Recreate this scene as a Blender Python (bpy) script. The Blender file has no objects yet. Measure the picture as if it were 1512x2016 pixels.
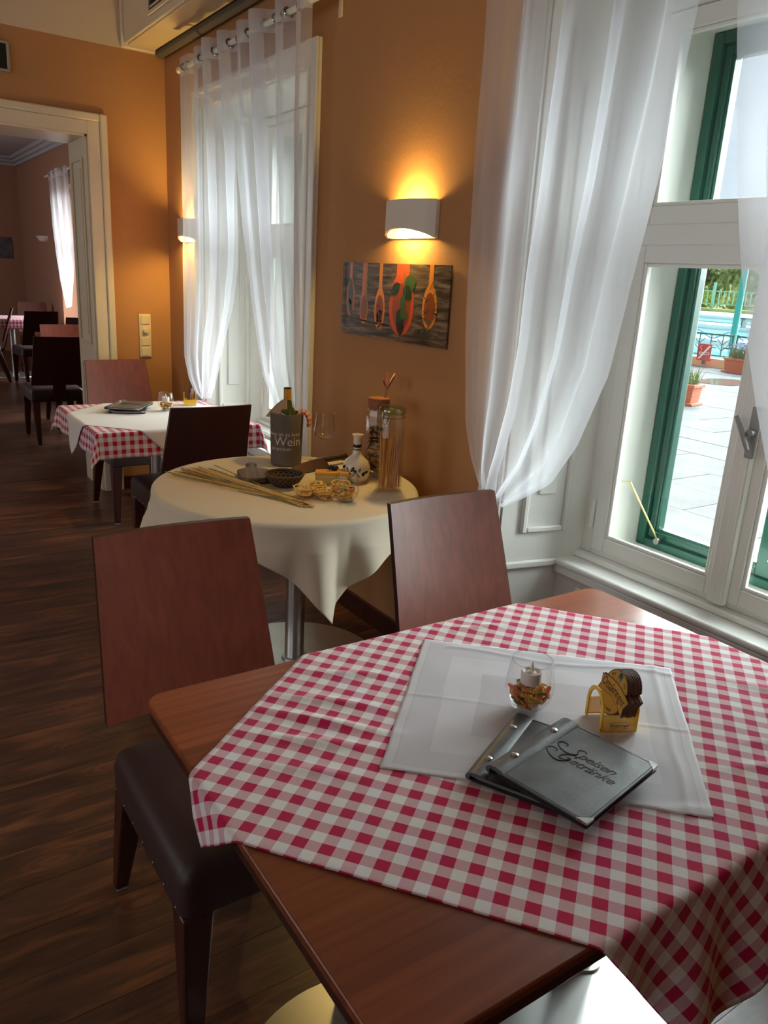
import bpy, bmesh, math, random
from mathutils import Vector, Matrix, Euler, noise
random.seed(7)
PI = math.pi
sc = bpy.context.scene
col = sc.collection

# ---------------------------------------------------------------- camera, sky, sun, exposure
def R(d): return math.radians(d)
YAW, PIT, ROL, FPX = R(34.48943), R(16.74379), R(3.286753), 1523.2
fw = Vector((math.sin(YAW)*math.cos(PIT), math.cos(YAW)*math.cos(PIT), -math.sin(PIT)))
r0 = Vector((math.cos(YAW), -math.sin(YAW), 0)); u0 = r0.cross(fw)
rt = math.cos(ROL)*r0 + math.sin(ROL)*u0; up = -math.sin(ROL)*r0 + math.cos(ROL)*u0
cd = bpy.data.cameras.new('camera'); cam = bpy.data.objects.new('camera', cd); col.objects.link(cam)
M = Matrix((rt, up, -fw)).transposed().to_4x4(); M.translation = Vector((0, 0, 1.5)); cam.matrix_world = M
cd.sensor_fit = 'HORIZONTAL'; cd.sensor_width = 36; cd.lens = 36*FPX/1512
cd.clip_start = .05; cd.clip_end = 500
sc.camera = cam
sc.view_settings.view_transform = 'Standard'; sc.view_settings.look = 'None'
sc.view_settings.gamma = 1; sc.view_settings.use_curve_mapping = False
sc.view_settings.exposure = 1.18
cy = sc.cycles
cy.use_denoising = True; cy.max_bounces = 12; cy.transparent_max_bounces = 24
cy.diffuse_bounces = 6; cy.glossy_bounces = 4; cy.transmission_bounces = 8; cy.sample_clamp_indirect = 6
cy.caustics_reflective = False; cy.caustics_refractive = False

w = bpy.data.worlds.new('overcast_sky'); sc.world = w; w.use_nodes = True
nt = w.node_tree; N = nt.nodes; L = nt.links
for n in list(N): N.remove(n)
wo = N.new('ShaderNodeOutputWorld'); bg = N.new('ShaderNodeBackground')
tc = N.new('ShaderNodeTexCoord'); mp = N.new('ShaderNodeMapping'); nz = N.new('ShaderNodeTexNoise'); cr = N.new('ShaderNodeValToRGB')
mp.inputs['Scale'].default_value = (1, 1, 2.2)
nz.inputs['Scale'].default_value = 2.6; nz.inputs['Detail'].default_value = 4
cr.color_ramp.elements[0].position = .35; cr.color_ramp.elements[0].color = (.56, .66, .84, 1)
cr.color_ramp.elements[1].position = .62; cr.color_ramp.elements[1].color = (.9, .93, 1, 1)
L.new(tc.outputs['Generated'], mp.inputs['Vector']); L.new(mp.outputs[0], nz.inputs['Vector']); L.new(nz.outputs[0], cr.inputs[0])
L.new(cr.outputs[0], bg.inputs[0]); L.new(bg.outputs[0], wo.inputs[0]); bg.inputs[1].default_value = .52

sd = bpy.data.lights.new('cloud_sun', 'SUN'); sd.energy = 12.5; sd.angle = R(85); sd.color = (.93, .97, 1)
so = bpy.data.objects.new('cloud_sun', sd); col.objects.link(so)
so.rotation_euler = Vector((-1, .02, -.55)).to_track_quat('-Z', 'Y').to_euler()

def fill_light(name, loc, aim, sx, sy, watts, rgb=(.93, .97, 1)):     # added fill lights out of view; the walls there have no windows
    d = bpy.data.lights.new(name, 'AREA'); d.shape = 'RECTANGLE'; d.size = sx; d.size_y = sy; d.energy = watts; d.color = rgb
    o = bpy.data.objects.new(name, d); col.objects.link(o); o.location = loc
    o.rotation_euler = Vector(aim).to_track_quat('-Z', 'Z').to_euler(); return o
fill_light('fill_left', (-3.1, .2, 1.7), (1, .1, -.05), 1.6, 1.9, 9.5)
fill_light('fill_left', (-3.1, 3.2, 1.7), (1, 0, -.05), 1.6, 1.9, 9.5)
fill_light('fill_dining', (-3.0, 10.5, 1.7), (1, 0, -.05), 1.6, 1.8, 20)

# ---------------------------------------------------------------- helpers
class MB:
    def __init__(s): s.v = []; s.f = []; s.uv = None
    def add(s, vs, fs):
        o = len(s.v); s.v += [tuple(x) for x in vs]; s.f += [tuple(i+o for i in f) for f in fs]; return s
    def box(s, a, b, m=None):
        x0, y0, z0 = a; x1, y1, z1 = b
        vs = [(x0,y0,z0),(x1,y0,z0),(x1,y1,z0),(x0,y1,z0),(x0,y0,z1),(x1,y0,z1),(x1,y1,z1),(x0,y1,z1)]
        if m: vs = [m @ Vector(v) for v in vs]
        return s.add(vs, [(3,2,1,0),(4,5,6,7),(0,1,5,4),(1,2,6,5),(2,3,7,6),(3,0,4,7)])
    def hexa(s, q0, q1):     # two quads, bottom and top
        return s.add(list(q0)+list(q1), [(3,2,1,0),(4,5,6,7),(0,1,5,4),(1,2,6,5),(2,3,7,6),(3,0,4,7)])
    def prism(s, pts, z0, z1, m=None):
        n = len(pts); vs = [Vector((p[0], p[1], z0)) for p in pts] + [Vector((p[0], p[1], z1)) for p in pts]
        if m: vs = [m @ v for v in vs]
        return s.add(vs, [tuple(range(n-1, -1, -1)), tuple(range(n, 2*n))] + [(i, (i+1) % n, n+(i+1) % n, n+i) for i in range(n)])
    def lathe(s, prof, seg=32, m=None, close=True):
        vs = []; fs = []; n = len(prof)
        for r, z in prof:
            for k in range(seg):
                a = 2*PI*k/seg; vs.append(Vector((r*math.cos(a), r*math.sin(a), z)))
        for i in range(n-1):
            for k in range(seg):
                k2 = (k+1) % seg; fs.append((i*seg+k, i*seg+k2, (i+1)*seg+k2, (i+1)*seg+k))
        if close:
            if prof[0][0] > 1e-4: fs.append(tuple(range(seg-1, -1, -1)))
            if prof[-1][0] > 1e-4: fs.append(tuple((n-1)*seg+k for k in range(seg)))
        if m: vs = [m @ v for v in vs]
        return s.add(vs, fs)
    def tube(s, path, r, seg=8, closed=False, flat=1.0):
        P = [Vector(p) for p in path]; n = len(P); vs = []; fs = []
        rr = r if isinstance(r, (list, tuple)) else [r]*n
        nrm = None
        for i in range(n):
            if closed: t = P[(i+1) % n]-P[i-1]
            else: t = P[min(i+1, n-1)]-P[max(i-1, 0)]
            if t.length < 1e-9: t = Vector((0, 0, 1))
            t.normalize()
            if nrm is None:
                nrm = t.orthogonal() if abs(t.z) > .9 else Vector((0, 0, 1)).cross(t)
            nrm = (nrm - t*nrm.dot(t)); nrm = nrm.normalized() if nrm.length > 1e-6 else t.orthogonal().normalized()
            b = t.cross(nrm)
            for k in range(seg):
                a = 2*PI*k/seg; vs.append(P[i] + (nrm*math.cos(a) + b*math.sin(a)*flat)*rr[i])
        for i in range(n if closed else n-1):
            j = (i+1) % n
            for k in range(seg):
                k2 = (k+1) % seg; fs.append((i*seg+k, i*seg+k2, j*seg+k2, j*seg+k))
        if not closed: fs += [tuple(range(seg-1, -1, -1)), tuple((n-1)*seg+k for k in range(seg))]
        return s.add(vs, fs)
    def ell(s, c, rad, seg=12, m=None):
        prof = [(math.sin(PI*i/8)*1.0, -math.cos(PI*i/8)) for i in range(9)]
        prof[0] = (0.02, -1); prof[-1] = (0.02, 1)
        t = Matrix.Translation(c) @ (m or Matrix()) @ Matrix.Diagonal((rad[0], rad[1], rad[2], 1))
        return s.lathe(prof, seg, t)
    def grid(s, f, nu, nv, uvf=None):
        o = len(s.v); 
        for j in range(nv+1):
            for i in range(nu+1): s.v.append(tuple(f(i/nu, j/nv)))
        for j in range(nv):
            for i in range(nu):
                a = o+j*(nu+1)+i; s.f.append((a, a+1, a+nu+2, a+nu+1))
        if uvf:
            s.uv = {o+j*(nu+1)+i: uvf(i/nu, j/nv) for j in range(nv+1) for i in range(nu+1)}
        return s
    def mesh(s, name, mat=None, smooth=30):
        me = bpy.data.meshes.new(name); me.from_pydata(s.v, [], s.f)
        if s.uv:
            ul = me.uv_layers.new(name='UVMap')
            for lp in me.loops: ul.data[lp.index].uv = s.uv.get(lp.vertex_index, (0, 0))
        if mat: me.materials.append(mat)
        if smooth:
            me.polygons.foreach_set('use_smooth', [True]*len(me.polygons)); me.set_sharp_from_angle(angle=R(smooth))
        me.update(); return me
    def build(s, name, mat, parent=None, bevel=0, smooth=30, solid=0, label=None, loc=None):
        o = bpy.data.objects.new(name, s.mesh(name, mat, smooth)); col.objects.link(o)
        if parent: o.parent = parent
        if loc: o.location = loc
        if solid:
            md = o.modifiers.new('solid', 'SOLIDIFY'); md.thickness = solid; md.offset = 0
        if bevel:
            md = o.modifiers.new('bevel', 'BEVEL'); md.width = bevel; md.segments = 2; md.limit_method = 'ANGLE'; md.angle_limit = R(40)
        if label: o['label'] = label
        return o

def tag(o, label, cat, group=None, kind=None):
    o['label'] = label; o['category'] = cat
    if group: o['group'] = group
    if kind: o['kind'] = kind
    return o
def thing(name, loc, rz, label, cat, group=None):
    o = bpy.data.objects.new(name, None); col.objects.link(o); o.empty_display_size = .05
    o.location = loc; o.rotation_euler = (0, 0, rz); return tag(o, label, cat, group)
def struct(name, parent=None):
    o = bpy.data.objects.new(name, None); col.objects.link(o); o['kind'] = 'structure'; o.parent = parent; return o
def sbuild(mb, name, mat, **k):
    o = mb.build(name, mat, **k); o['kind'] = 'structure'; return o
def dup(root, loc, rz, label, group=None):
    def cp(o, par):
        c = o.copy(); col.objects.link(c); c.parent = par
        for ch in o.children: cp(ch, c)
        return c
    r = cp(root, None); r.location = loc; r.rotation_euler = (0, 0, rz); r['label'] = label
    if group: r['group'] = group
    return r
def lin(c):
    return tuple(((x/255)/12.92 if x/255 <= .04045 else ((x/255+.055)/1.055)**2.4) for x in c)

# ---------------------------------------------------------------- materials
def mat(name, rgb, rough=.5, metal=0, bump=0, bscale=200, spec=.5, var=0, vscale=5, coat=0, emit=None, estr=0, stretch=None):
    m = bpy.data.materials.new(name); m.use_nodes = True; nt = m.node_tree; b = nt.nodes['Principled BSDF']
    c = lin(rgb); b.inputs['Base Color'].default_value = (*c, 1); b.inputs['Roughness'].default_value = rough
    b.inputs['Metallic'].default_value = metal; b.inputs['Specular IOR Level'].default_value = spec
    b.inputs['Coat Weight'].default_value = coat
    if emit: b.inputs['Emission Color'].default_value = (*lin(emit), 1); b.inputs['Emission Strength'].default_value = estr
    if bump or var:
        t = nt.nodes.new('ShaderNodeTexCoord'); src = t.outputs['Object']
        if stretch:
            mpn = nt.nodes.new('ShaderNodeMapping'); mpn.inputs['Scale'].default_value = stretch; nt.links.new(src, mpn.inputs[0]); src = mpn.outputs[0]
    if bump:
        n = nt.nodes.new('ShaderNodeTexNoise'); n.inputs['Scale'].default_value = bscale; n.inputs['Detail'].default_value = 3
        bn = nt.nodes.new('ShaderNodeBump'); bn.inputs['Strength'].default_value = bump; bn.inputs['Distance'].default_value = .002
        nt.links.new(src, n.inputs['Vector']); nt.links.new(n.outputs[0], bn.inputs['Height']); nt.links.new(bn.outputs[0], b.inputs['Normal'])
    if var:
        n = nt.nodes.new('ShaderNodeTexNoise'); n.inputs['Scale'].default_value = vscale; n.inputs['Detail'].default_value = 4
        r = nt.nodes.new('ShaderNodeValToRGB'); r.color_ramp.elements[0].position = .3; r.color_ramp.elements[1].position = .7
        r.color_ramp.elements[0].color = (*[x*(1-var) for x in c], 1); r.color_ramp.elements[1].color = (*[min(1, x*(1+var)) for x in c], 1)
        nt.links.new(src, n.inputs['Vector']); nt.links.new(n.outputs[0], r.inputs[0]); nt.links.new(r.outputs[0], b.inputs['Base Color'])
    return m

def mnode(nt, op, a, b=None, c=None):
    n = nt.nodes.new('ShaderNodeMath'); n.operation = op
    for i, x in enumerate((a, b, c)):
        if x is None: continue
        if isinstance(x, (int, float)): n.inputs[i].default_value = x
        else: nt.links.new(x, n.inputs[i])
    return n.outputs[0]
def mixc(nt, f, a, b):
    n = nt.nodes.new('ShaderNodeMix'); n.data_type = 'RGBA'
    if isinstance(f, (int, float)): n.inputs[0].default_value = f
    else: nt.links.new(f, n.inputs[0])
    for i, x in ((6, a), (7, b)):
        if isinstance(x, tuple): n.inputs[i].default_value = (*x[:3], 1)
        else: nt.links.new(x, n.inputs[i])
    return n.outputs[2]

def wood(name, dark, mid, light, rough=.35, sx=2.0, sy=30, stave=0, knots=0, coat=0, bump=.15, perobj=0, axis='X', spec=.5):
    m = bpy.data.materials.new(name); m.use_nodes = True; nt = m.node_tree; b = nt.nodes['Principled BSDF']
    t = nt.nodes.new('ShaderNodeTexCoord'); mp = nt.nodes.new('ShaderNodeMapping')
    src = t.outputs['Object']
    if perobj:
        oi = nt.nodes.new('ShaderNodeObjectInfo'); add = nt.nodes.new('ShaderNodeVectorMath'); add.operation = 'ADD'
        sclv = nt.nodes.new('ShaderNodeVectorMath'); sclv.operation = 'SCALE'; sclv.inputs[3].default_value = 37
        cmb = nt.nodes.new('ShaderNodeCombineXYZ')
        for i in range(3): nt.links.new(oi.outputs['Random'], cmb.inputs[i])
        nt.links.new(cmb.outputs[0], sclv.inputs[0]); nt.links.new(src, add.inputs[0]); nt.links.new(sclv.outputs[0], add.inputs[1]); src = add.outputs[0]
    s = {'X': (sx, sy, sy), 'Y': (sy, sx, sy), 'Z': (sy, sy, sx)}[axis]
    mp.inputs['Scale'].default_value = s
    nt.links.new(src, mp.inputs['Vector'])
    n1 = nt.nodes.new('ShaderNodeTexNoise'); n1.inputs['Scale'].default_value = 1; n1.inputs['Detail'].default_value = 6; n1.inputs['Distortion'].default_value = .6
    nt.links.new(mp.outputs[0], n1.inputs['Vector'])
    r = nt.nodes.new('ShaderNodeValToRGB'); e = r.color_ramp.elements
    e[0].position = .33; e[0].color = (*lin(dark), 1); e[1].position = .52; e[1].color = (*lin(mid), 1)
    e2 = e.new(.72); e2.color = (*lin(light), 1)
    nt.links.new(n1.outputs[0], r.inputs[0]); colr = r.outputs[0]
    if stave:
        sp = nt.nodes.new('ShaderNodeSeparateXYZ'); nt.links.new(t.outputs['Object'], sp.inputs[0])
        fl = mnode(nt, 'FLOOR', mnode(nt, 'DIVIDE', sp.outputs['Y'], stave))
        wn = nt.nodes.new('ShaderNodeTexWhiteNoise'); wn.noise_dimensions = '1D'; nt.links.new(fl, wn.inputs['W'])
        v = mnode(nt, 'MULTIPLY_ADD', wn.outputs['Value'], .5, .72)
        mm = nt.nodes.new('ShaderNodeVectorMath'); mm.operation = 'SCALE'; nt.links.new(colr, mm.inputs[0]); nt.links.new(v, mm.inputs[3]); colr = mm.outputs[0]
    if perobj:
        v = mnode(nt, 'MULTIPLY_ADD', oi.outputs['Random'], perobj, 1-perobj/2)
        mm = nt.nodes.new('ShaderNodeVectorMath'); mm.operation = 'SCALE'; nt.links.new(colr, mm.inputs[0]); nt.links.new(v, mm.inputs[3]); colr = mm.outputs[0]
    if knots:
        mp3 = nt.nodes.new('ShaderNodeMapping'); mp3.inputs['Scale'].default_value = (7, 150, 150); nt.links.new(src, mp3.inputs[0])
        n3 = nt.nodes.new('ShaderNodeTexNoise'); n3.inputs['Scale'].default_value = 1; n3.inputs['Detail'].default_value = 3; nt.links.new(mp3.outputs[0], n3.inputs['Vector'])
        mm = nt.nodes.new('ShaderNodeVectorMath'); mm.operation = 'SCALE'; nt.links.new(colr, mm.inputs[0]); nt.links.new(mnode(nt, 'MULTIPLY_ADD', n3.outputs[0], 1.1, .45), mm.inputs[3]); colr = mm.outputs[0]
        mp2 = nt.nodes.new('ShaderNodeMapping'); mp2.inputs['Scale'].default_value = (3.2, 8.5, 8.5); nt.links.new(src, mp2.inputs[0])
        vo = nt.nodes.new('ShaderNodeTexVoronoi'); vo.inputs['Scale'].default_value = 1.0; nt.links.new(mp2.outputs[0], vo.inputs['Vector'])
        d = vo.outputs['Distance']
        ring = mnode(nt, 'SINE', mnode(nt, 'MULTIPLY', d, 55))
        near = nt.nodes.new('ShaderNodeMapRange'); near.inputs[1].default_value = .1; near.inputs[2].default_value = .42; near.inputs[3].default_value = 1; near.inputs[4].default_value = 0
        nt.links.new(d, near.inputs[0])
        sc_ = nt.nodes.new('ShaderNodeSeparateColor'); nt.links.new(vo.outputs['Color'], sc_.inputs[0])
        gate = mnode(nt, 'GREATER_THAN', sc_.outputs[0], .42)
        f = mnode(nt, 'MULTIPLY', mnode(nt, 'MULTIPLY', near.outputs[0], gate), mnode(nt, 'MULTIPLY_ADD', ring, .3, .42))
        colr = mixc(nt, mnode(nt, 'MULTIPLY', f, knots), colr, lin(light))
    nt.links.new(colr, b.inputs['Base Color']); b.inputs['Roughness'].default_value = rough
    b.inputs['Coat Weight'].default_value = coat; b.inputs['Coat Roughness'].default_value = .15; b.inputs['Specular IOR Level'].default_value = spec
    if bump:
        bn = nt.nodes.new('ShaderNodeBump'); bn.inputs['Strength'].default_value = bump; bn.inputs['Distance'].default_value = .002
        nt.links.new(n1.outputs[0], bn.inputs['Height']); nt.links.new(bn.outputs[0], b.inputs['Normal'])
    return m

def glassy(name, tint=(1, 1, 1), edge=.55, base=.04, rough=.02):
    m = bpy.data.materials.new(name); m.use_nodes = True; nt = m.node_tree
    for n in list(nt.nodes): nt.nodes.remove(n)
    o = nt.nodes.new('ShaderNodeOutputMaterial'); mx = nt.nodes.new('ShaderNodeMixShader')
    tr = nt.nodes.new('ShaderNodeBsdfTransparent'); gl = nt.nodes.new('ShaderNodeBsdfGlossy'); lw = nt.nodes.new('ShaderNodeLayerWeight')
    lw.inputs[0].default_value = .5
    tr.inputs[0].default_value = (*tint, 1); gl.inputs['Roughness'].default_value = rough
    p = mnode(nt, 'MULTIPLY_ADD', mnode(nt, 'POWER', lw.outputs['Facing'], 3.0), edge, base)
    nt.links.new(p, mx.inputs[0]); nt.links.new(tr.outputs[0], mx.inputs[1]); nt.links.new(gl.outputs[0], mx.inputs[2]); nt.links.new(mx.outputs[0], o.inputs[0])
    return m

def sheer(name, rgb, clear):
    m = bpy.data.materials.new(name); m.use_nodes = True; nt = m.node_tree
    for n in list(nt.nodes): nt.nodes.remove(n)
    o = nt.nodes.new('ShaderNodeOutputMaterial'); mx = nt.nodes.new('ShaderNodeMixShader'); m2 = nt.nodes.new('ShaderNodeMixShader')
    tr = nt.nodes.new('ShaderNodeBsdfTransparent'); df = nt.nodes.new('ShaderNodeBsdfDiffuse'); tl = nt.nodes.new('ShaderNodeBsdfTranslucent')
    for n in (df, tl): n.inputs[0].default_value = (*lin(rgb), 1)
    lw = nt.nodes.new('ShaderNodeLayerWeight'); lw.inputs[0].default_value = .5
    f = mnode(nt, 'MULTIPLY_ADD', mnode(nt, 'POWER', lw.outputs['Facing'], 2.0), clear*.9, 1-clear)
    m2.inputs[0].default_value = .55
    nt.links.new(df.outputs[0], m2.inputs[1]); nt.links.new(tl.outputs[0], m2.inputs[2])
    nt.links.new(f, mx.inputs[0]); nt.links.new(tr.outputs[0], mx.inputs[1]); nt.links.new(m2.outputs[0], mx.inputs[2]); nt.links.new(mx.outputs[0], o.inputs[0])
    return m

def gingham(name, red, white, freq=25):
    m = bpy.data.materials.new(name); m.use_nodes = True; nt = m.node_tree; b = nt.nodes['Principled BSDF']
    u = nt.nodes.new('ShaderNodeUVMap'); sp = nt.nodes.new('ShaderNodeSeparateXYZ'); nt.links.new(u.outputs[0], sp.inputs[0])
    A = mnode(nt, 'GREATER_THAN', mnode(nt, 'FRACT', mnode(nt, 'MULTIPLY', sp.outputs[0], freq)), .5)
    B = mnode(nt, 'GREATER_THAN', mnode(nt, 'FRACT', mnode(nt, 'MULTIPLY', sp.outputs[1], freq)), .5)
    both = mnode(nt, 'MULTIPLY', A, B); one = mnode(nt, 'SUBTRACT', mnode(nt, 'MAXIMUM', A, B), both)
    tw = mnode(nt, 'SINE', mnode(nt, 'MULTIPLY', mnode(nt, 'ADD', sp.outputs[0], mnode(nt, 'MULTIPLY', sp.outputs[1], 1.6)), 2000))
    tw2 = mnode(nt, 'SINE', mnode(nt, 'MULTIPLY', mnode(nt, 'SUBTRACT', sp.outputs[0], sp.outputs[1]), 2600))
    h = mnode(nt, 'MULTIPLY_ADD', mnode(nt, 'ADD', mnode(nt, 'MULTIPLY', tw, .7), mnode(nt, 'MULTIPLY', tw2, .45)), .22, .46)
    hA = mnode(nt, 'MULTIPLY_ADD', A, .06, h)
    f = mnode(nt, 'MAXIMUM', both, mnode(nt, 'MULTIPLY', one, hA))
    c = mixc(nt, f, lin(white), lin(red)); nt.links.new(c, b.inputs['Base Color']); b.inputs['Roughness'].default_value = .8
    b.inputs['Specular IOR Level'].default_value = .15; b.inputs['Sheen Weight'].default_value = .1
    bn = nt.nodes.new('ShaderNodeBump'); bn.inputs['Strength'].default_value = .25; bn.inputs['Distance'].default_value = .001
    nt.links.new(tw, bn.inputs['Height']); nt.links.new(bn.outputs[0], b.inputs['Normal'])
    return m

def damask(name):
    m = bpy.data.materials.new(name); m.use_nodes = True; nt = m.node_tree; b = nt.nodes['Principled BSDF']
    u = nt.nodes.new('ShaderNodeUVMap'); sp = nt.nodes.new('ShaderNodeSeparateXYZ'); nt.links.new(u.outputs[0], sp.inputs[0])
    k = mnode(nt, 'MAXIMUM', mnode(nt, 'ABSOLUTE', mnode(nt, 'SUBTRACT', sp.outputs[0], .5)), mnode(nt, 'ABSOLUTE', mnode(nt, 'SUBTRACT', sp.outputs[1], .5)))
    r = nt.nodes.new('ShaderNodeValToRGB'); r.color_ramp.interpolation = 'CONSTANT'; e = r.color_ramp.elements
    e[0].position = 0; e[0].color = (*lin((200, 197, 204)), 1); e[1].position = .235; e[1].color = (*lin((214, 212, 218)), 1)
    for p, c in ((.36, (203, 201, 208)), (.462, (194, 192, 199)), (.466, (212, 210, 216))):
        x = e.new(p); x.color = (*lin(c), 1)
    nt.links.new(k, r.inputs[0]); nt.links.new(r.outputs[0], b.inputs['Base Color']); b.inputs['Roughness'].default_value = .65; b.inputs['Specular IOR Level'].default_value = .3
    return m

def two_tone_wall(name, lo, hi, zs):
    m = mat(name, lo, .85, bump=.35, bscale=60, spec=.2); nt = m.node_tree; b = nt.nodes['Principled BSDF']
    t = nt.nodes.new('ShaderNodeTexCoord'); sp = nt.nodes.new('ShaderNodeSeparateXYZ'); nt.links.new(t.outputs['Object'], sp.inputs[0])
    n = nt.nodes.new('ShaderNodeTexNoise'); n.inputs['Scale'].default_value = 1.6; n.inputs['Detail'].default_value = 4; nt.links.new(t.outputs['Object'], n.inputs['Vector'])
    l2 = mixc(nt, n.outputs[0], tuple(x*.9 for x in lin(lo)), tuple(x*1.1 for x in lin(lo)))
    c = mixc(nt, mnode(nt, 'GREATER_THAN', sp.outputs['Z'], zs), l2, lin(hi)); nt.links.new(c, b.inputs['Base Color'])
    return m

M_wall = two_tone_wall('apricot_plaster', (184, 134, 90), (216, 196, 170), 2.745)
M_next = mat('brown_plaster', (176, 132, 108), .85, bump=.3, bscale=60, spec=.2)
M_white = mat('white_paint', (236, 234, 226), .35, bump=.05, bscale=40)
M_reveal = mat('white_panel_paint', (238, 237, 230), .4, bump=.05, bscale=30)
M_lining = mat('dimmed_white_paint', (206, 206, 198), .5, bump=.05, bscale=40)  # same white paint, darkened in colour so the sunlit box lining does not clip
M_sillp = mat('glossy_white_paint', (238, 238, 233), .16, bump=.04, bscale=25, coat=.3)
M_trim = mat('cream_paint', (226, 212, 186), .35, bump=.05, bscale=40)
M_ceil = mat('cream_ceiling', (226, 208, 184), .9, bump=.2, bscale=50)
M_ceil2 = mat('grey_ceiling', (190, 186, 188), .9)
M_floor = wood('dark_floorboards', (68, 43, 33), (92, 58, 42), (140, 86, 53), rough=.36, sx=3.6, sy=20, knots=.8, perobj=.35, bump=.2)
M_table = wood('cherry_tabletop', (126, 62, 36), (142, 72, 42), (154, 82, 48), rough=.3, sx=1.5, sy=60, stave=.105, coat=.25, bump=.06)
M_tedge = wood('dark_table_edge', (52, 24, 16), (66, 31, 21), (78, 38, 26), rough=.35, sx=1.5, sy=40)
M_back = wood('cherry_veneer', (112, 51, 36), (122, 57, 40), (131, 63, 45), rough=.36, sx=60, sy=60, axis='Z', coat=.32, bump=.03)
M_back.node_tree.nodes['Principled BSDF'].inputs['Coat Roughness'].default_value = .32
for n in M_back.node_tree.nodes:
    if n.type == 'MAPPING': n.inputs['Scale'].default_value = (45, 45, 1.6)
M_rear = mat('dark_stained_rear', (64, 30, 31), .45)
M_bedge = mat('dark_veneer_edge', (48, 22, 18), .4)
M_leg = wood('dark_leg_wood', (54, 24, 20), (68, 31, 25), (82, 40, 31), rough=.35, sx=2, sy=50, axis='Z')
M_seat = mat('brown_leather', (58, 38, 36), .48, bump=.25, bscale=350)
M_nail = mat('nickel_stud', (150, 145, 138), .3, metal=1)
M_glide = mat('pale_glide', (196, 186, 172), .5)
M_steel = mat('brushed_steel', (206, 206, 203), .34, metal=1, bump=.04, bscale=60, var=.04, vscale=12)
M_chrome = mat('chrome', (205, 205, 205), .12, metal=1)
M_ging = gingham('red_white_gingham', (196, 24, 82), (240, 238, 238))
M_damask = damask('white_damask')
M_ivory = mat('ivory_linen', (226, 211, 187), .75, bump=.12, bscale=700, spec=.2)
M_napk = mat('white_linen', (236, 232, 228), .75, bump=.1, bscale=600, spec=.2)
M_sheer = sheer('sheer_voile', (242, 242, 249), .58)
M_hem = sheer('sheer_voile_hem', (240, 240, 246), .26)
M_glass = glassy('window_glass', (.97, .99, .98), .25, .02)
M_tum = glassy('clear_glass', (.985, .99, .99), .5, .025)
M_jar = glassy('jar_glass', (.965, .98, .96), .5, .04)
M_green = mat('green_window_paint', (26, 84, 70), .28, bump=.1, bscale=60, coat=.2)
M_brass = mat('brass', (200, 176, 110), .3, metal=1)
M_satin = mat('satin_nickel', (150, 148, 146), .42, metal=.6)
M_lamp = mat('white_plaster_lamp', (232, 224, 212), .7)
M_bulb = mat('glowing_bulb', (255, 240, 200), .5, emit=(255, 226, 150), estr=12)
M_plast = mat('cream_plastic', (226, 208, 172), .35)
M_black = mat('black_plastic', (22, 22, 22), .4)
M_mleather = mat('charcoal_leather', (86, 88, 90), .34, bump=.12, bscale=420, var=.3, vscale=22)
M_mdark = mat('black_leather_edge', (26, 26, 27), .45)
M_paper = mat('paper_pages', (220, 214, 200), .8)
M_ink = mat('black_ink', (24, 20, 18), .6)
M_yel = bpy.data.materials.new('yellow_acrylic'); M_yel.use_nodes = True
_b = M_yel.node_tree.nodes['Principled BSDF']; _b.inputs['Base Color'].default_value = (*lin((252, 206, 36)), 1); _b.inputs['Roughness'].default_value = .12
_b.inputs['Alpha'].default_value = .6
M_yedge = mat('yellow_acrylic_edge', (244, 196, 30), .2)
M_gold = mat('gold_print', (196, 146, 44), .55, var=.08, vscale=60)
M_brown = mat('brown_card_edge', (104, 66, 48), .7)
M_wax = mat('tealight_plastic', (228, 216, 210), .35)
M_flame = mat('translucent_flame', (236, 226, 208), .3)
M_pasta = [mat('yellow_pasta', (240, 190, 98), .6), mat('orange_pasta', (234, 138, 66), .6), mat('green_pasta', (150, 144, 80), .6), mat('pale_pasta', (242, 212, 142), .6)]

# ---------------------------------------------------------------- room shell
XW, YB, YB2, ZC = 1.80, 5.32, 5.75, 3.35
XO = 2.50
WIN = [1.25, 4.03]         # window centres along the right wall
HW = .65
mb = MB(); ys = [-3.4]
for c in WIN: ys += [c-HW, c+HW]
ys.append(YB)
for i in range(0, len(ys), 2): mb.box((XW, ys[i], 0), (XO, ys[i+1], ZC))
for c in WIN:
    mb.box((XW, c-HW, 2.37), (XO, c+HW, ZC)); 
sbuild(mb, 'wall_right', M_wall)
mb = MB()
for c in WIN: mb.box((2.05, c-HW, 0), (XO, c+HW, .535))
sbuild(mb, 'wall_right_parapet', mat('shaded_white_plaster', (214, 208, 200), .7, bump=.2, bscale=60))  # white wall under the sill, its shade put into the greyer colour
mb = MB(); DX0, DX1, DZ = -.02, 1.308, 2.24
mb.box((-3.2, YB, 0), (DX0, YB2, ZC)).box((DX1, YB, 0), (XO, YB2, ZC)).box((DX0, YB, DZ), (DX1, YB2, ZC))
sbuild(mb, 'wall_back', M_wall)
sbuild(MB().box((-3.4, -3.6, 0), (-3.2, YB2, ZC)), 'wall_left', M_wall)
sbuild(MB().box((-3.2, -3.6, 0), (XO, -3.4, ZC)), 'wall_front', M_wall)
sbuild(MB().box((-3.4, -3.6, ZC), (XO, YB2, ZC+.15)), 'ceiling', M_ceil)
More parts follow.
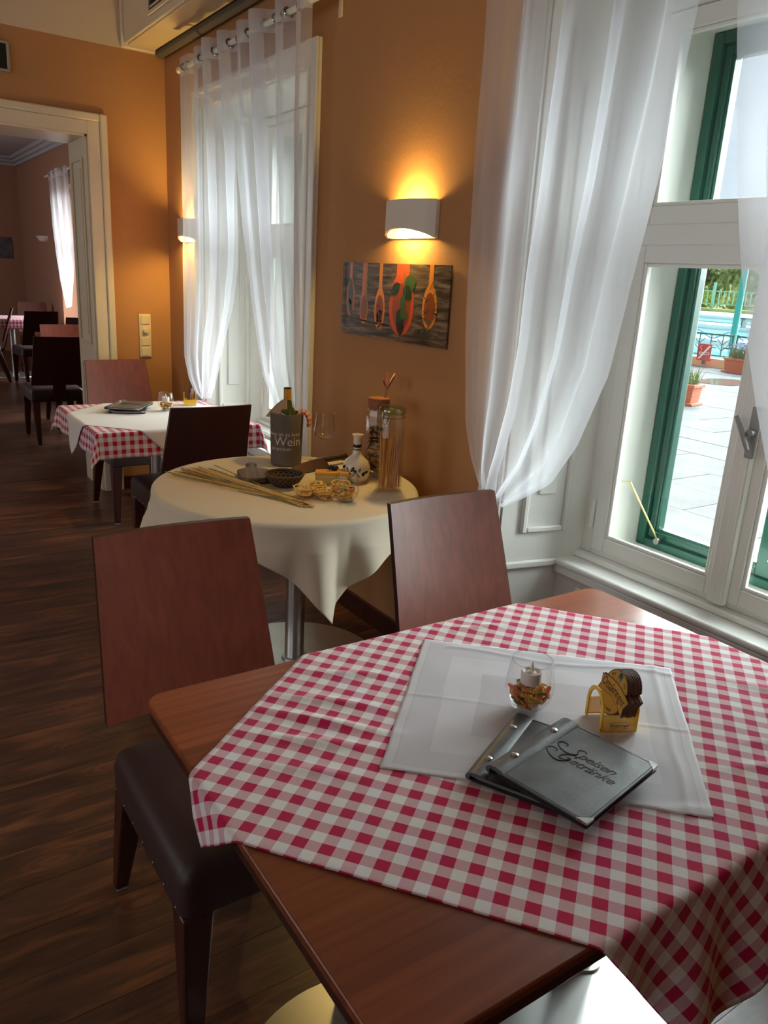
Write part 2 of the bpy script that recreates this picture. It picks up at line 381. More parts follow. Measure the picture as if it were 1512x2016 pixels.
# next room
XN, YN, ZN = 2.45, 14.5, 3.04
NW = [11.1, 7.9]
mb = MB(); ys = [YB2, NW[1]-.6, NW[1]+.6, NW[0]-.6, NW[0]+.6, YN]
for i in range(0, 6, 2): mb.box((XN, ys[i], 0), (XN+.62, ys[i+1], ZN))
for c in NW: mb.box((XN, c-.6, 0), (XN+.62, c+.6, .6)).box((XN, c-.6, 2.42), (XN+.62, c+.6, ZN))
sbuild(mb, 'wall_right_dining', M_next)
sbuild(MB().box((-3.2, YN, 0), (XN+.62, YN+.2, ZN)), 'wall_back_dining', M_next)
sbuild(MB().box((-3.4, YB2, 0), (-3.2, YN+.2, ZN)), 'wall_left_dining', M_next)
sbuild(MB().box((-3.4, YB2, ZN), (XN+.62, YN+.2, ZN+.15)), 'ceiling_dining', M_ceil2)
mb = MB()
for k, (d, h) in enumerate(((.10, .05), (.06, .10), (.03, .15))):
    mb.box((-3.2, YN-d, ZN-h), (XN, YN, ZN-h+.05)).box((XN-d, YB2, ZN-h), (XN, YN-d, ZN-h+.05))
sbuild(mb, 'trim_cornice', M_ceil2, bevel=.008)
# floor with planks
fl = struct('floor')
MB().box((-3.4, -3.6, -.12), (XO, YB2, -.024)).box((-3.4, YB2, -.12), (XN+.62, YN+.2, 0)).box((-3.4, -3.6, -.024), (-1.6, YB2, 0)).box((-1.6, -3.6, -.024), (2.05, .06, 0)).build('floor_bed', M_floor, fl)
pw = .142; k = 0; y = .06
pm = MB().box((-1.825, -pw/2+.0006, -.024), (1.825, pw/2-.0006, 0)).mesh('plank', M_floor, 0)
while y + pw <= YB2+.001:
    o = bpy.data.objects.new('plank', pm); col.objects.link(o); o.parent = fl
    o.location = (.225, y+pw/2, random.uniform(-.0008, 0)); 
    md = None; k += 1; y += pw
# baseboards
sbuild(MB().box((1.785, 2.03, 0), (1.80, 3.25, .09)).box((1.785, 4.81, 0), (1.80, YB, .09)), 'baseboard_right', M_leg, bevel=.003)
sbuild(MB().box((1.44, YB-.015, 0), (1.785, YB, .09)), 'baseboard_back', M_leg, bevel=.003)

# doorway architrave and panelled jamb
dt = struct('door_1')
def arch_x(mb, x0, x1, z1, wdt, y, dy):
    mb.box((x1, y-dy, 0), (x1+wdt, y, z1+wdt)).box((x0-wdt, y-dy, 0), (x0, y, z1+wdt)).box((x0, y-dy, z1), (x1, y, z1+wdt))
mb = MB(); arch_x(mb, DX0, DX1, DZ, .075, YB, .02); mb.build('architrave', M_trim, dt, bevel=.004)
mb = MB(); mb.box((DX1+.075, YB-.032, 0), (DX1+.12, YB, DZ+.12)).box((DX0-.12, YB-.032, 0), (DX0-.075, YB, DZ+.12)).box((DX0-.075, YB-.032, DZ+.075), (DX1+.075, YB, DZ+.12))
mb.build('architrave_moulding', M_trim, dt, bevel=.008)
MB().box((DX1+.0, YB-.04, 0), (DX1+.125, YB-.0321, .22)).build('plinth_block', M_trim, dt, bevel=.004)
MB().box((DX1-.012, YB, 0), (DX1, YB2, DZ)).box((DX0, YB, DZ-.012), (DX1, YB2, DZ)).box((DX0, YB, 0), (DX0+.012, YB2, DZ)).build('jamb_lining', M_trim, dt)
for z0, z1 in ((.25, .85), (.98, 2.12)):
    mb = MB()
    for a, b, c, d in ((YB+.07, YB+.09, z0, z1), (YB2-.09, YB2-.07, z0, z1)): mb.box((DX1-.024, a, c), (DX1-.012, b, d))
    for c in (z0, z1-.02): mb.box((DX1-.024, YB+.09, c), (DX1-.012, YB2-.09, c+.02))
    mb.build('panel_moulding', M_trim, dt, bevel=.005)
    MB().box((DX1-.02, YB+.13, z0+.06), (DX1-.012, YB2-.13, z1-.06)).build('raised_panel', M_trim, dt, bevel=.006)

# ---------------------------------------------------------------- windows
def ring(mb, x0, x1, ya, yb, za, zb, wd, wb=None, wt=None):
    wb = wb or wd; wt = wt or wd
    mb.box((x0, ya, za), (x1, ya+wd, zb)).box((x0, yb-wd, za), (x1, yb, zb)).box((x0, ya+wd, za), (x1, yb-wd, za+wb)).box((x0, ya+wd, zb-wt), (x1, yb-wd, zb)); return mb
def window(name, yc, xs=0, full=True):
    w = struct(name); w.location = (xs, yc, 0)
    xi = 2.15
    # splayed panelled reveals
    for s in (-1, 1):
        q = lambda x, z, d: (x, s*(HW-(x-XW)/(xi-XW)*.07-d), z)
        f = lambda a: a if s > 0 else [a[1], a[0], a[3], a[2]]
        def slab(x0, x1, z0, z1, d0, d1, nm, m=M_reveal, bev=.004):
            q0 = f([q(x0, z0, d1), q(x1, z0, d1), q(x1, z0, d0), q(x0, z0, d0)]); q1 = f([q(x0, z1, d1), q(x1, z1, d1), q(x1, z1, d0), q(x0, z1, d0)])
            return MB().hexa(q0, q1).build(nm, m, w, bevel=bev)
        slab(XW+.001, xi, .56, 2.37, 0, .006, 'reveal_board', bev=0)
        slab(XW+.001, 2.05, 0, .535, 0, .004, 'lower_reveal_board', bev=0)
        slab(XW-.012, 2.05, .53, .56, 0, .018, 'dado_moulding', bev=.008)
        for z0, z1 in ((.665, 2.24),):
            a, b = XW+.075, xi-.085
            mb = MB()
            for x0, x1, c, d in ((a, a+.022, z0, z1), (b-.022, b, z0, z1), (a+.022, b-.022, z0, z0+.022), (a+.022, b-.022, z1-.022, z1)):
                q0 = f([q(x0, c, .018), q(x1, c, .018), q(x1, c, .006), q(x0, c, .006)]); q1 = f([q(x0, d, .018), q(x1, d, .018), q(x1, d, .006), q(x0, d, .006)])
                mb.hexa(q0, q1)
            mb.build('panel_moulding', M_reveal, w, bevel=.006)
            slab(a+.06, b-.06, z0+.14, z1-.14, .006, .0125, 'raised_panel', bev=.006)
    MB().box((XW+.001, -HW, 2.362), (xi, HW, 2.37)).build('soffit_board', M_reveal, w)
    # architrave on wall face
    mb = MB()
    for s in (-1, 1):
        a, b = sorted((s*HW, s*(HW+.1))); mb.box((XW-.016, a, 0), (XW, b, 2.47))
    mb.box((XW-.016, -HW, 2.37), (XW, HW, 2.47)); mb.build('architrave', M_white, w, bevel=.003)
    mb = MB()
    for s in (-1, 1):
        a, b = sorted((s*(HW+.07), s*(HW+.1))); mb.box((XW-.03, a, 0), (XW-.016, b, 2.47))
        a, b = sorted((s*(HW+.003), s*(HW+.02))); mb.box((XW-.024, a, 0), (XW-.016, b, 2.38))
    mb.box((XW-.03, -HW-.07, 2.44), (XW-.016, HW+.07, 2.47)); mb.build('architrave_moulding', M_white, w, bevel=.006)
    # sill
    MB().box((2.03, -HW+.03, .535), (2.17, HW-.03, .56)).build('window_sill', M_sillp, w, bevel=.009)
    MB().box((2.038, -HW+.03, .505), (2.05, HW-.03, .535)).build('sill_moulding', M_sillp, w, bevel=.005)
    MB().box((2.118, -.585, .56), (2.20, .585, .583)).build('sill_step', M_sillp, w, bevel=.006)
    # inner frame
    ring(MB(), 2.15, 2.21, -.58, .58, .583, 2.36, .05, .02, .05).build('inner_frame', M_white, w, bevel=.004)
    MB().box((2.145, -.53, 1.645), (2.205, .53, 1.715)).build('transom', M_white, w, bevel=.006)
    for s in (-1, 1):
        a, b = sorted((s*.003, s*.527))
        for z0, z1, nm in ((.603, 1.65, 'lower_sash'), (1.71, 2.305, 'upper_sash')):
            sh = ring(MB(), 2.14, 2.185, a, b, z0, z1, .055).build(nm, M_white, w, bevel=.004)
            ring(MB(), 2.145, 2.16, a+.055, b-.055, z0+.055, z1-.055, .012).build('glazing_bead', M_white, sh, bevel=.004)
            MB().box((2.165, a+.055, z0+.055), (2.169, b-.055, z1-.055)).build('pane', M_glass, sh)
            for hz in ((z0+.13, z1-.13) if s > 0 else ()):
                MB().tube([(2.133, s*.533, hz-.05), (2.133, s*.533, hz+.05)], .007).tube([(2.133, s*.533, hz-.004), (2.133, s*.533, hz+.004)], .0085).build('hinge', M_white, sh)
    for z0, z1 in ((.595, 1.655), (1.705, 2.315)):
        MB().box((2.118, -.026, z0), (2.14, .032, z1)).build('meeting_cover', M_white, w, bevel=.004)
        MB().box((2.112, -.020, z0+.002), (2.118, .004, z1-.002)).build('cover_bead', M_white, w, bevel=.003)
    if full:
        h = MB().box((2.110, -.035, 1.06), (2.118, -.005, 1.21)).build('handle_plate', M_satin, w, bevel=.004)
        MB().tube([(2.118, -.02, 1.135), (2.092, -.02, 1.135)], .011, 14).build('handle_rose', M_satin, h)
        MB().tube([(2.086, -.028, 1.088), (2.084, -.02, 1.105), (2.085, .0, 1.14), (2.086, .024, 1.178)], [.006, .0075, .0075, .006], 10).build('handle_lever', M_satin, h)
    # box between the two windows
    mb = MB()
    for s in (-1, 1):
        a, b = sorted((s*.511, s*.62)); mb.box((2.212, a, .55), (2.499, b, 2.40))
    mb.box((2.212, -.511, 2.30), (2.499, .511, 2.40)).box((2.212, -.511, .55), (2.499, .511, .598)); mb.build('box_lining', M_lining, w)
    # outer green window
    g = ring(MB(), 2.37, 2.43, -.508, .508, .6, 2.298, .034, .03).build('outer_frame', M_green, w, bevel=.004)
    MB().box((2.365, -.474, 1.64), (2.43, .474, 1.72)).build('outer_transom', M_green, w, bevel=.004)
    for s in (-1, 1):
        a, b = sorted((s*.002, s*.472))
        for z0, z1 in ((.632, 1.637), (1.722, 2.262)):
            sh = ring(MB(), 2.385, 2.425, a, b, z0, z1, .04).build('outer_sash', M_green, w, bevel=.005)
            ring(MB(), 2.378, 2.385, a+.022, b-.022, z0+.022, z1-.022, .01).build('sash_bead', M_green, sh, bevel=.003)
            MB().box((2.40, a+.04, z0+.04), (2.404, b-.04, z1-.04)).build('pane', M_glass, sh)
    MB().box((2.362, -.03, .64), (2.385, .03, 1.63)).build('outer_cover', M_green, w, bevel=.004)
    for z in (.7, .86): MB().ell((2.36, -.012, z), (.004, .006, .006)).build('screw_head', M_steel, w)
    if full:
        MB().tube([(2.212, .487, .856), (2.222, .459, .861), (2.362, .41, .64)], .0035, 8).build('stay_hook', M_brass, w)
        MB().lathe([(.004, -.006), (.012, -.006), (.012, .006), (.004, .006)], 14, Matrix.Translation((2.36, .41, .634)) @ Matrix.Rotation(PI/2, 4, 'Y')).build('stay_eye', M_nail, w)
    return w
for i, c in enumerate(WIN): window('window_%d' % (i+1), c, full=(i == 0))
for i, c in enumerate(NW):
    w = struct('window_%d' % (i+3)); w.location = (0, c, 0)
    ring(MB(), XN+.3, XN+.36, -.6, .6, .6, 2.42, .06).build('frame', M_white, w, bevel=.005)
    MB().box((XN+.3, -.03, .66), (XN+.36, .03, 2.36)).box((XN+.3, -.54, 1.7), (XN+.36, -.03, 1.76)).box((XN+.3, .03, 1.7), (XN+.36, .54, 1.76)).build('glazing_bar', M_white, w, bevel=.005)
    MB().box((XN+.325, -.55, .65), (XN+.33, .55, 2.37)).build('pane', M_glass, w)

# ---------------------------------------------------------------- ceiling unit, duct, sign panel, switches
t = thing('air_conditioner', (0, 0, 0), 0, 'long cream ceiling air conditioner unit above the curtains with louvred side', 'air conditioner')
MB().box((1.545, 2.2, 2.765), (1.735, 5.28, 3.2)).build('casing', M_trim, t, bevel=.006)
MB().box((1.53, 5.28, 2.745), (1.735, 5.315, 3.24)).build('end_frame', M_trim, t, bevel=.006)
MB().box((1.56, 2.3, 2.757), (1.725, 5.26, 2.765)).build('bottom_cover', mat('mottled_cream_cover', (214, 192, 160), .5, var=.12, vscale=2), t, bevel=.003)  # cover tone varies in random patches
for j in range(7):
    MB().box((1.533, 3.9, 2.835+j*.026), (1.5445, 4.75, 2.845+j*.026)).build('louvre_slat', M_black if j % 2 else M_trim, t)
MB().box((1.538, 3.86, 2.825), (1.5446, 4.77, 3.03)).build('louvre_recess', M_black, t)
ring(MB(), 1.53, 1.5445, 3.84, 4.79, 2.805, 3.05, .02).build('louvre_frame', M_trim, t, bevel=.003)
tag(MB().tube([(1.765, 2.2, 2.752), (1.765, 5.30, 2.752)], .027, 12).build('pipe_duct', mat('grey_lagging', (92, 84, 78), .8)), 'dark grey lagged pipe running under the ceiling unit along the wall', 'pipe')
t = thing('wall_sign', (.66, YB, 2.58), 0, 'dark rectangular sign panel with pale frame high above the doorway', 'sign')
ring(MB(), -.26, .26, -.02, .0, -.075, .075, .012)
MB().box((-.23, -.02, -.064), (.23, 0, .064)).build('panel', mat('dark_green_sign', (14, 26, 20), .3), t)
mb = MB(); mb.box((-.245, -.024, -.078), (.245, 0, -.064)).box((-.245, -.024, .064), (.245, 0, .078)).box((-.245, -.024, -.064), (-.23, 0, .064)).box((.23, -.024, -.064), (.245, 0, .064)); mb.build('frame', mat('pale_metal_frame', (170, 165, 150), .4), t, bevel=.003)

t = thing('light_switch', (1.6235, YB, 1.045), 0, 'cream four gang switch plate with round dimmer knob on the back wall', 'switch')
MB().box((-.04, -.009, -.142), (.04, 0, .142)).build('frame', M_plast, t, bevel=.004)
for j, z in enumerate((.105, .035, -.035, -.105)):
    c = MB().box((-.028, -.014 if j != 1 else -.011, z-.028), (.028, -.0088, z+.028)).build(('cover_plate', 'dimmer_plate', 'rocker', 'socket_cover')[j], M_plast, t, bevel=.003)
    if j == 1: MB().lathe([(.018, 0), (.017, .016), (.014, .019)], 24, Matrix.Translation((0, -.011, z)) @ Matrix.Rotation(PI/2, 4, 'X')).build('dimmer_knob', M_plast, c)
t = thing('wall_socket', (2.05, 1.70, .44), 0, 'small white socket plate under the near window sill beside the front table', 'socket')
MB().box((-.006, -.04, -.04), (0, .04, .04)).build('plate', M_white, t, bevel=.003); ring(MB(), -.008, -.006, -.03, .03, -.03, .03, .004).build('socket_ring', M_black, t)
tag(MB().box((-.035, -.012, 0), (.035, .012, .004)).build('floor_plate', M_nail, bevel=.002, loc=(.40, 4.6, 0)), 'small pale metal plate lying on the dark floor left of the far table', 'plate')

# radiator in far window niche
t = thing('radiator', (1.86, 4.03, 0), 0, 'white panel radiator with perforated grille in the niche behind the far table', 'radiator')
MB().box((0, -.55, .08), (.14, .55, .515)).build('casing', M_white, t, bevel=.006)
MB().box((-.004, -.56, .515), (.15, .56, .53)).build('top_cover', M_white, t, bevel=.004)
mb = MB()
for r_ in range(3):
    for j in range(44): mb.box((-.0025, -.53+j*.0243, .46-r_*.03), (-.0003, -.521+j*.0243, .472-r_*.03))
o = mb.build('perforation', mat('dark_perforation', (120, 118, 114), .8), t); o['kind'] = 'stuff'

# ---------------------------------------------------------------- wall lamps
def wall_lamp(y, label, energy):
    t = thing('wall_lamp', (XW, y, 1.7175), 0, label, 'lamp', 'half round plaster wall lamps')
    hw, hz, d = .155, .066, .078
    n = 18; outer = []; inner = []
    for i in range(n+1):
        a = i/n; yy = -hw+2*hw*a; s = math.sin(PI*a)
        outer.append((-.018-(d-.018)*(s**.55), yy)); inner.append((-.014-(d-.024)*(s**.6), yy*.965))
    mb = MB(); vs = []
    sc_ = [.031*math.sin(PI*i/n)**.6 for i in range(n+1)]      # the lower rim is scooped out towards the room
    for z, q in ((-hz, 1), (hz, 0)):
        vs += [(p[0], p[1], z+q*sc_[i]) for i, p in enumerate(outer)]+[(p[0], p[1], z+q*sc_[i]) for i, p in enumerate(inner)]
    m = n+1; fs = []
    for i in range(n):
        fs.append((i, i+1, 2*m+i+1, 2*m+i)); fs.append((m+i+1, m+i, 3*m+i, 3*m+i+1))
        fs.append((i+1, i, m+i, m+i+1)); fs.append((2*m+i, 2*m+i+1, 3*m+i+1, 3*m+i))
    fs.append((0, 2*m, 3*m, m)); fs.append((n, m+n, 3*m+n, 2*m+n))
    mb.add(vs, fs).build('shade', M_lamp, t, smooth=40)
    MB().box((-.006, -hw+.004, -hz), (0, hw-.004, hz-.004)).build('back_plate', M_lamp, t)
    for s in (-1, 1): a, b = sorted((s*(hw-.002), s*(hw-.014))); MB().box((-.016, a, -hz+.002), (-.0062, b, hz-.002)).build('end_clip', M_lamp, t)
    b = MB().tube([(-.036, -.045, 0), (-.036, .045, 0)], .009, 12).build('bulb', M_bulb, t)
    ld = bpy.data.lights.new('lamp_light', 'AREA'); ld.shape = 'RECTANGLE'; ld.size = .05; ld.size_y = .12; ld.energy = energy; ld.color = (1, .70, .20)
    for s in (1, -1):
        lo = bpy.data.objects.new('lamp_light', ld); col.objects.link(lo); lo.parent = t; lo.location = (-.036, 0, .02*s)
        lo.rotation_euler = (0, 0, 0) if s < 0 else (PI, 0, 0)
    return t
wall_lamp(2.527, 'white half round wall lamp glowing above the food picture', 1.6)
wall_lamp(4.87, 'white half round wall lamp beside the back corner, half behind the sheer curtain', 2.4)
t = thing('wall_sconce', (XN, 12.6, 1.8), 0, 'white bowl shaped wall sconce in the dining room beyond the doorway', 'lamp')
MB().lathe([(.03, -.07), (.10, -.05), (.15, 0), (.16, .02), (.15, .02), (.14, 0), (.09, -.04), (.0, -.055)], 28, Matrix.Diagonal((.75, 1.25, 1, 1))).build('bowl', M_lamp, t)
MB().box((-.02, -.06, -.05), (0, .06, .02)).build('wall_plate', M_lamp, t)

# ---------------------------------------------------------------- tables
def rrect(x0, y0, x1, y1, r, n=5):
    p = []
    for cx, cyy, a0 in ((x1-r, y0+r, -90), (x1-r, y1-r, 0), (x0+r, y1-r, 90), (x0+r, y0+r, 180)):
        for i in range(n+1): a = R(a0+90*i/n); p.append((cx+r*math.cos(a), cyy+r*math.sin(a)))
    return p
def pedestal(t, x, y, rad, pr, top, square=False):
    MB().lathe([(rad, 0), (rad, .006), (rad-.006, .012), (pr+.02, .016), (.001, .016)], 64, Matrix.Translation((x, y, 0))).build('base_disc', M_steel, t)
    if square: MB().box((x-pr, y-pr, .016), (x+pr, y+pr, top)).build('post', M_steel, t, bevel=.004)
    else: MB().lathe([(pr, .016), (pr, top)], 32, Matrix.Translation((x, y, 0))).lathe([(pr+.012, .0162), (pr+.012, .024), (pr, .026)], 32, Matrix.Translation((x, y, 0)), close=False).build('post', M_steel, t)
TX0, TX1, TY0, TY1 = .36, 1.553, .452, 1.262
t = thing('dining_table', (.956, .857, 0), 0, 'front cherry wood table by the near window with two steel pedestals', 'table')
MB().prism(rrect(-.5965, -.405, .5965, .405, .035), .735, .75).build('tabletop', M_table, t, bevel=.003, smooth=40)
MB().prism(rrect(-.5945, -.403, .5945, .403, .033), .715, .735).build('tabletop_edge', M_tedge, t, bevel=.003, smooth=40)
for x, y in ((-.298, 0), (.284, .035)): pedestal(t, x, y, .290, .036, .715)
t2 = thing('dining_table', (1.27, 4.01, 0), 0, 'far square table under red checked cloth beside the second window', 'table')
MB().prism(rrect(-.4, -.395, .4, .395, .035), .715, .75).build('tabletop', M_table, t2, bevel=.003, smooth=40)
pedestal(t2, .02, .06, .29, .038, .715)
RX, RY, RR = 1.27, 2.49, .47
t3 = thing('round_table', (RX, RY, 0), 0, 'round side table under ivory cloth holding the pasta display', 'table')
MB().lathe([(RR-.004, .715), (RR, .72), (RR, .745), (RR-.004, .75)], 64).build('tabletop', M_table, t3)
pedestal(t3, .06, .03, .345, .038, .715)

# ---------------------------------------------------------------- chairs
def chair(loc, rz, label, group='cherry and leather dining chairs'):
    t = thing('dining_chair', loc, rz, label, 'chair', group)
    # seat
    pts = rrect(-.212, -.235, .212, .225, .03)
    prof = [(-.006, .355), (0, .36), (0, .425), (-.006, .45), (-.022, .463), (-.06, .468)]
    vs = []; fs = []; n = len(pts)
    for d, z in prof:
        for x, y in pts: vs.append((x*(1+d/.212), y*(1+d/.23), z))
    for i in range(len(prof)-1):
        for k in range(n): k2 = (k+1) % n; fs.append((i*n+k, i*n+k2, (i+1)*n+k2, (i+1)*n+k))
    fs.append(tuple(range(n-1, -1, -1))); fs.append(tuple((len(prof)-1)*n+k for k in range(n)))
    MB().add(vs, fs).build('seat', M_seat, t, smooth=50)
    mb = MB()
    for k in range(7):
        for s in (-1, 1):
            mb.ell((s*.2125, -.2+k*.066, .368), (.0015, .004, .004), 8)
    st = mb.build('nail_trim', M_nail, t); st['kind'] = 'stuff'
    def leg(tx, ty, bx, by, tw, bw, z1):
        q = lambda x, y, h, z: [(x-h, y-h, z), (x+h, y-h, z), (x+h, y+h, z), (x-h, y+h, z)]
        l = MB().hexa(q(bx, by, bw, .006), q(tx, ty, tw, z1)).build('leg', M_leg, t, bevel=.005)
        MB().box((bx-bw*.8, by-bw*.8, 0), (bx+bw*.8, by+bw*.8, .006)).build('glide', M_glide, l)
    for s in (-1, 1):
        leg(s*.178, -.2, s*.188, -.205, .031, .017, .356)
        leg(s*.178, .19, s*.186, .305, .031, .016, .356)
    # backrest: gently curved tapering board
    W = 8; front = []; 
    def P(i, j, d):
        u = -1+2*i/W; v = j/6; hw = .212-.022*v
        y = .262+.115*v+.012*v*v - .018*(1-u*u)*-1 - .018
        return (u*hw, y+d, .50+.407*v)
    vs = []; fs = []
    for d in (0, .018):
        for j in range(7):
            for i in range(W+1): vs.append(P(i, j, d))
    n1 = (W+1)*7; id_ = lambda i, j, k: k*n1+j*(W+1)+i
    for j in range(6):
        for i in range(W):
            fs.append((id_(i, j, 0), id_(i+1, j, 0), id_(i+1, j+1, 0), id_(i, j+1, 0))); fs.append((id_(i+1, j, 1), id_(i, j, 1), id_(i, j+1, 1), id_(i+1, j+1, 1)))
    bk = MB().add(vs, fs).build('backrest', M_back, t, smooth=40); bk.data.materials.append(M_rear)
    for p_ in bk.data.polygons: p_.material_index = p_.index % 2
    fs = []
    for i in range(W): fs.append((id_(i+1, 0, 0), id_(i, 0, 0), id_(i, 0, 1), id_(i+1, 0, 1))); fs.append((id_(i, 6, 0), id_(i+1, 6, 0), id_(i+1, 6, 1), id_(i, 6, 1)))
    for j in range(6): fs.append((id_(0, j, 0), id_(0, j+1, 0), id_(0, j+1, 1), id_(0, j, 1))); fs.append((id_(W, j+1, 0), id_(W, j, 0), id_(W, j, 1), id_(W, j+1, 1)))
    MB().add(vs, fs).build('edge_band', M_bedge, bk, smooth=40)
    MB().box((-.05, .20, .375), (.05, .266, .398)).hexa([(-.05, .2555, .398), (.05, .2555, .398), (.05, .268, .398), (-.05, .268, .398)], [(-.05, .3065, .58), (.05, .3065, .58), (.05, .318, .58), (-.05, .318, .58)]).build('back_support', M_leg, t)
    return t
c1 = chair((.582, 1.345, 0), 0, 'nearest cherry dining chair tucked under the left end of the front table')
c2 = dup(c1, (1.362, 1.305, 0), 0, 'cherry dining chair pushed in at the front table beside the near window')
c3 = dup(c1, (1.372, 4.755, 0), 0, 'cherry dining chair behind the far table in front of the light switch')
c4 = dup(c1, (1.305, 3.70, 0), PI, 'dark backed dining chair seen from behind between round table and far table')
NXT = 'dark chairs of the dining room beyond the doorway'
dup(c1, (1.37, 6.55+.62, 0), PI, 'nearest dark chair seen from behind just past the doorway', NXT)
dup(c1, (1.66, 7.72, 0), 0, 'reddish chair facing the doorway behind the nearest dark chair', NXT)
dup(c1, (1.84, 10.55, 0), PI+.1, 'dark chair seen from behind at the pink checked table in the dining room', NXT)
dup(c1, (1.28, 10.9, 0), -PI/2-.15, 'dark chair at left edge of the doorway view turned to the pink table', NXT)
dup(c1, (2.15, 11.95, 0), 0, 'reddish chair beside the sheer curtain in the dining room', NXT)
dup(c1, (2.13, 9.55, 0), PI, 'dark chair back half hidden by the door jamb in the dining room', NXT)

# ---------------------------------------------------------------- table cloths
def fold(x, lo, hi, rr=.009):
    """clamped coordinate, downward drop"""
    if lo <= x <= hi: return x, 0.0
    s, e = (-1, lo) if x < lo else (1, hi); d = abs(x-e); q = rr*PI/2
    if d < q: a = d/rr; return e+s*rr*math.sin(a), rr*(1-math.cos(a))
    return e+s*rr, rr+d-q
def bumpf(x, y, ridges):
    z = 0
    for (ax, ay, bx, by, w_, h) in ridges:
        dx, dy = bx-ax, by-ay; L2 = dx*dx+dy*dy; tt = ((x-ax)*dx+(y-ay)*dy)/L2
        if -.2 < tt < 1.2:
            px, py = ax+tt*dx, ay+tt*dy; d2 = (x-px)**2+(y-py)**2
            k = max(0, 1-abs(tt-.5)*1.7); z += h*k*math.exp(-d2/(w_*w_))
    return z
E1 = (.786, .618); E2 = (-.618, .786)
ridg = [(.50, 1.14, .70, .93, .013, .007), (.47, 1.06, .66, .90, .012, .006), (.56, 1.16, .74, 1.0, .012, .006), (.66, 1.20, .82, 1.10, .012, .005), (.45, .98, .60, .84, .012, .004),
        (.98, 1.24, 1.24, 1.16, .01, .005), (1.2, .62, 1.42, .55, .012, .005), (1.10, .60, 1.3, .50, .012, .004), (.9, .60, 1.05, .50, .01, .002), (1.38, .80, 1.5, .62, .012, .004)]
def ftop(x, y): 
    return .7522 + bumpf(x, y, ridg) + .0012*noise.noise((x*14, y*14, 0))
def front_cloth(u, v):
    a = .788+u*1.003; b = -.43+v*1.0
    x = a*E1[0]+b*E2[0]; y = a*E1[1]+b*E2[1]
    fx, dx = fold(x, TX0-.002, TX1+.002); fy, dy = fold(y, TY0-.002, TY1+.002)
    d = math.hypot(dx, dy) if dx and dy else dx+dy
    if d == 0: return (fx, fy, ftop(x, y))
    wv = .5+.5*math.sin((y if dx > dy else x)*38+1.0)
    k = min(1, d/.05)
    out = (.05*d + .16*d*wv)*k
    if dx: fx += out*(1 if x > 1 else -1)
    if dy: fy += out*(1 if y > .8 else -1)
    return (fx, fy, ftop(fx, fy) - d)
tag(MB().grid(front_cloth, 170, 170, lambda u, v: (.788+u*1.003+.0098, v*1.0+.01)).build('tablecloth', M_ging, solid=.0012, smooth=60), 'red and white checked tablecloth laid diagonally over the front table', 'tablecloth')

NC = [(.617, .869), (.988, .519), (1.337, .857), (.955, 1.207)]
def napk(u, v):
    x = (1-u)*(1-v)*NC[0][0]+u*(1-v)*NC[1][0]+u*v*NC[2][0]+(1-u)*v*NC[3][0]
    y = (1-u)*(1-v)*NC[0][1]+u*(1-v)*NC[1][1]+u*v*NC[2][1]+(1-u)*v*NC[3][1]
    x += .004*noise.noise((u*5, v*5, 3)); y += .004*noise.noise((u*5, v*5, 9))
    inner = 1-min(1, math.exp(-((x-.93)**2+(y-.80)**2)/.02))
    z = ftop(x, y)+.0022+.0006*max(0, noise.noise((u*9, v*9, 5)))
    z += inner*(.002*math.exp(-((v-.93-.02*math.sin(u*9))/.012)**2)*(u > .1) + .0018*math.exp(-((u-.93)/.012)**2) + .0012*math.exp(-((v-.5)/.006)**2))
    return (x, y, z)
tag(MB().grid(napk, 110, 110, lambda u, v: (u, v)).build('place_napkin', M_damask, solid=.001, smooth=60), 'white damask napkin with woven squares spread on the front checked cloth', 'napkin')

# far table cloths
FX0, FX1, FY0, FY1 = .87, 1.67, 3.615, 4.405
def square_drape(x, y, top, amp, flare, ph=0, rr=.008):
    ex = 0; ey = 0; cx = min(max(x, FX0), FX1); cyy = min(max(y, FY0), FY1)
    ox, oy = x-cx, y-cyy; d = math.hypot(ox, oy)
    if d < 1e-6: return (x, y, top)
    nx, ny = ox/d, oy/d
    q = rr*PI/2
    if d < q: a = d/rr; h = rr*math.sin(a); z = rr*(1-math.cos(a))
    else: h = rr; z = rr+d-q
    diag = abs(2*nx*ny)
    w_ = math.sin((x if abs(ny) > abs(nx) else y)*30+ph)
    h += d*(.07+amp*(.5+.5*w_)*(1-diag) + flare*diag)
    return (cx+nx*h, cyy+ny*h, top-z*(1-.06*diag))
def far_cloth(u, v):
    x = 1.262-.51+u*1.02; y = 4.0-.51+v*1.02
    return square_drape(x, y, .7522+.0008*noise.noise((x*12, y*12, 0)), .08, .26)
tag(MB().grid(far_cloth, 110, 110, lambda u, v: (u*1.02, v*1.02)).build('tablecloth', M_ging, solid=.0012, smooth=60), 'red and white checked tablecloth hanging over the far square table', 'tablecloth')
def far_over(u, v):
    a = (u-.5)*.82; b = (v-.5)*.82; x = 1.265+(a-b)*.7071; y = 3.99+(a+b)*.7071
    p = square_drape(x, y, .7545+.0008*noise.noise((x*10, y*10, 4)), .08, .28, rr=.012)
    k = 0 if FX0 < x < FX1 and FY0 < y < FY1 else .004
    return (p[0]+(k if x > 1.26 and x > FX1 else (-k if x < FX0 else 0)), p[1]+(k if y > FY1 else (-k if y < FY0 else 0)), p[2])
tag(MB().grid(far_over, 90, 90).build('top_cloth', M_napk, solid=.001, smooth=60), 'plain white cloth laid diagonally over the checked far table', 'tablecloth')

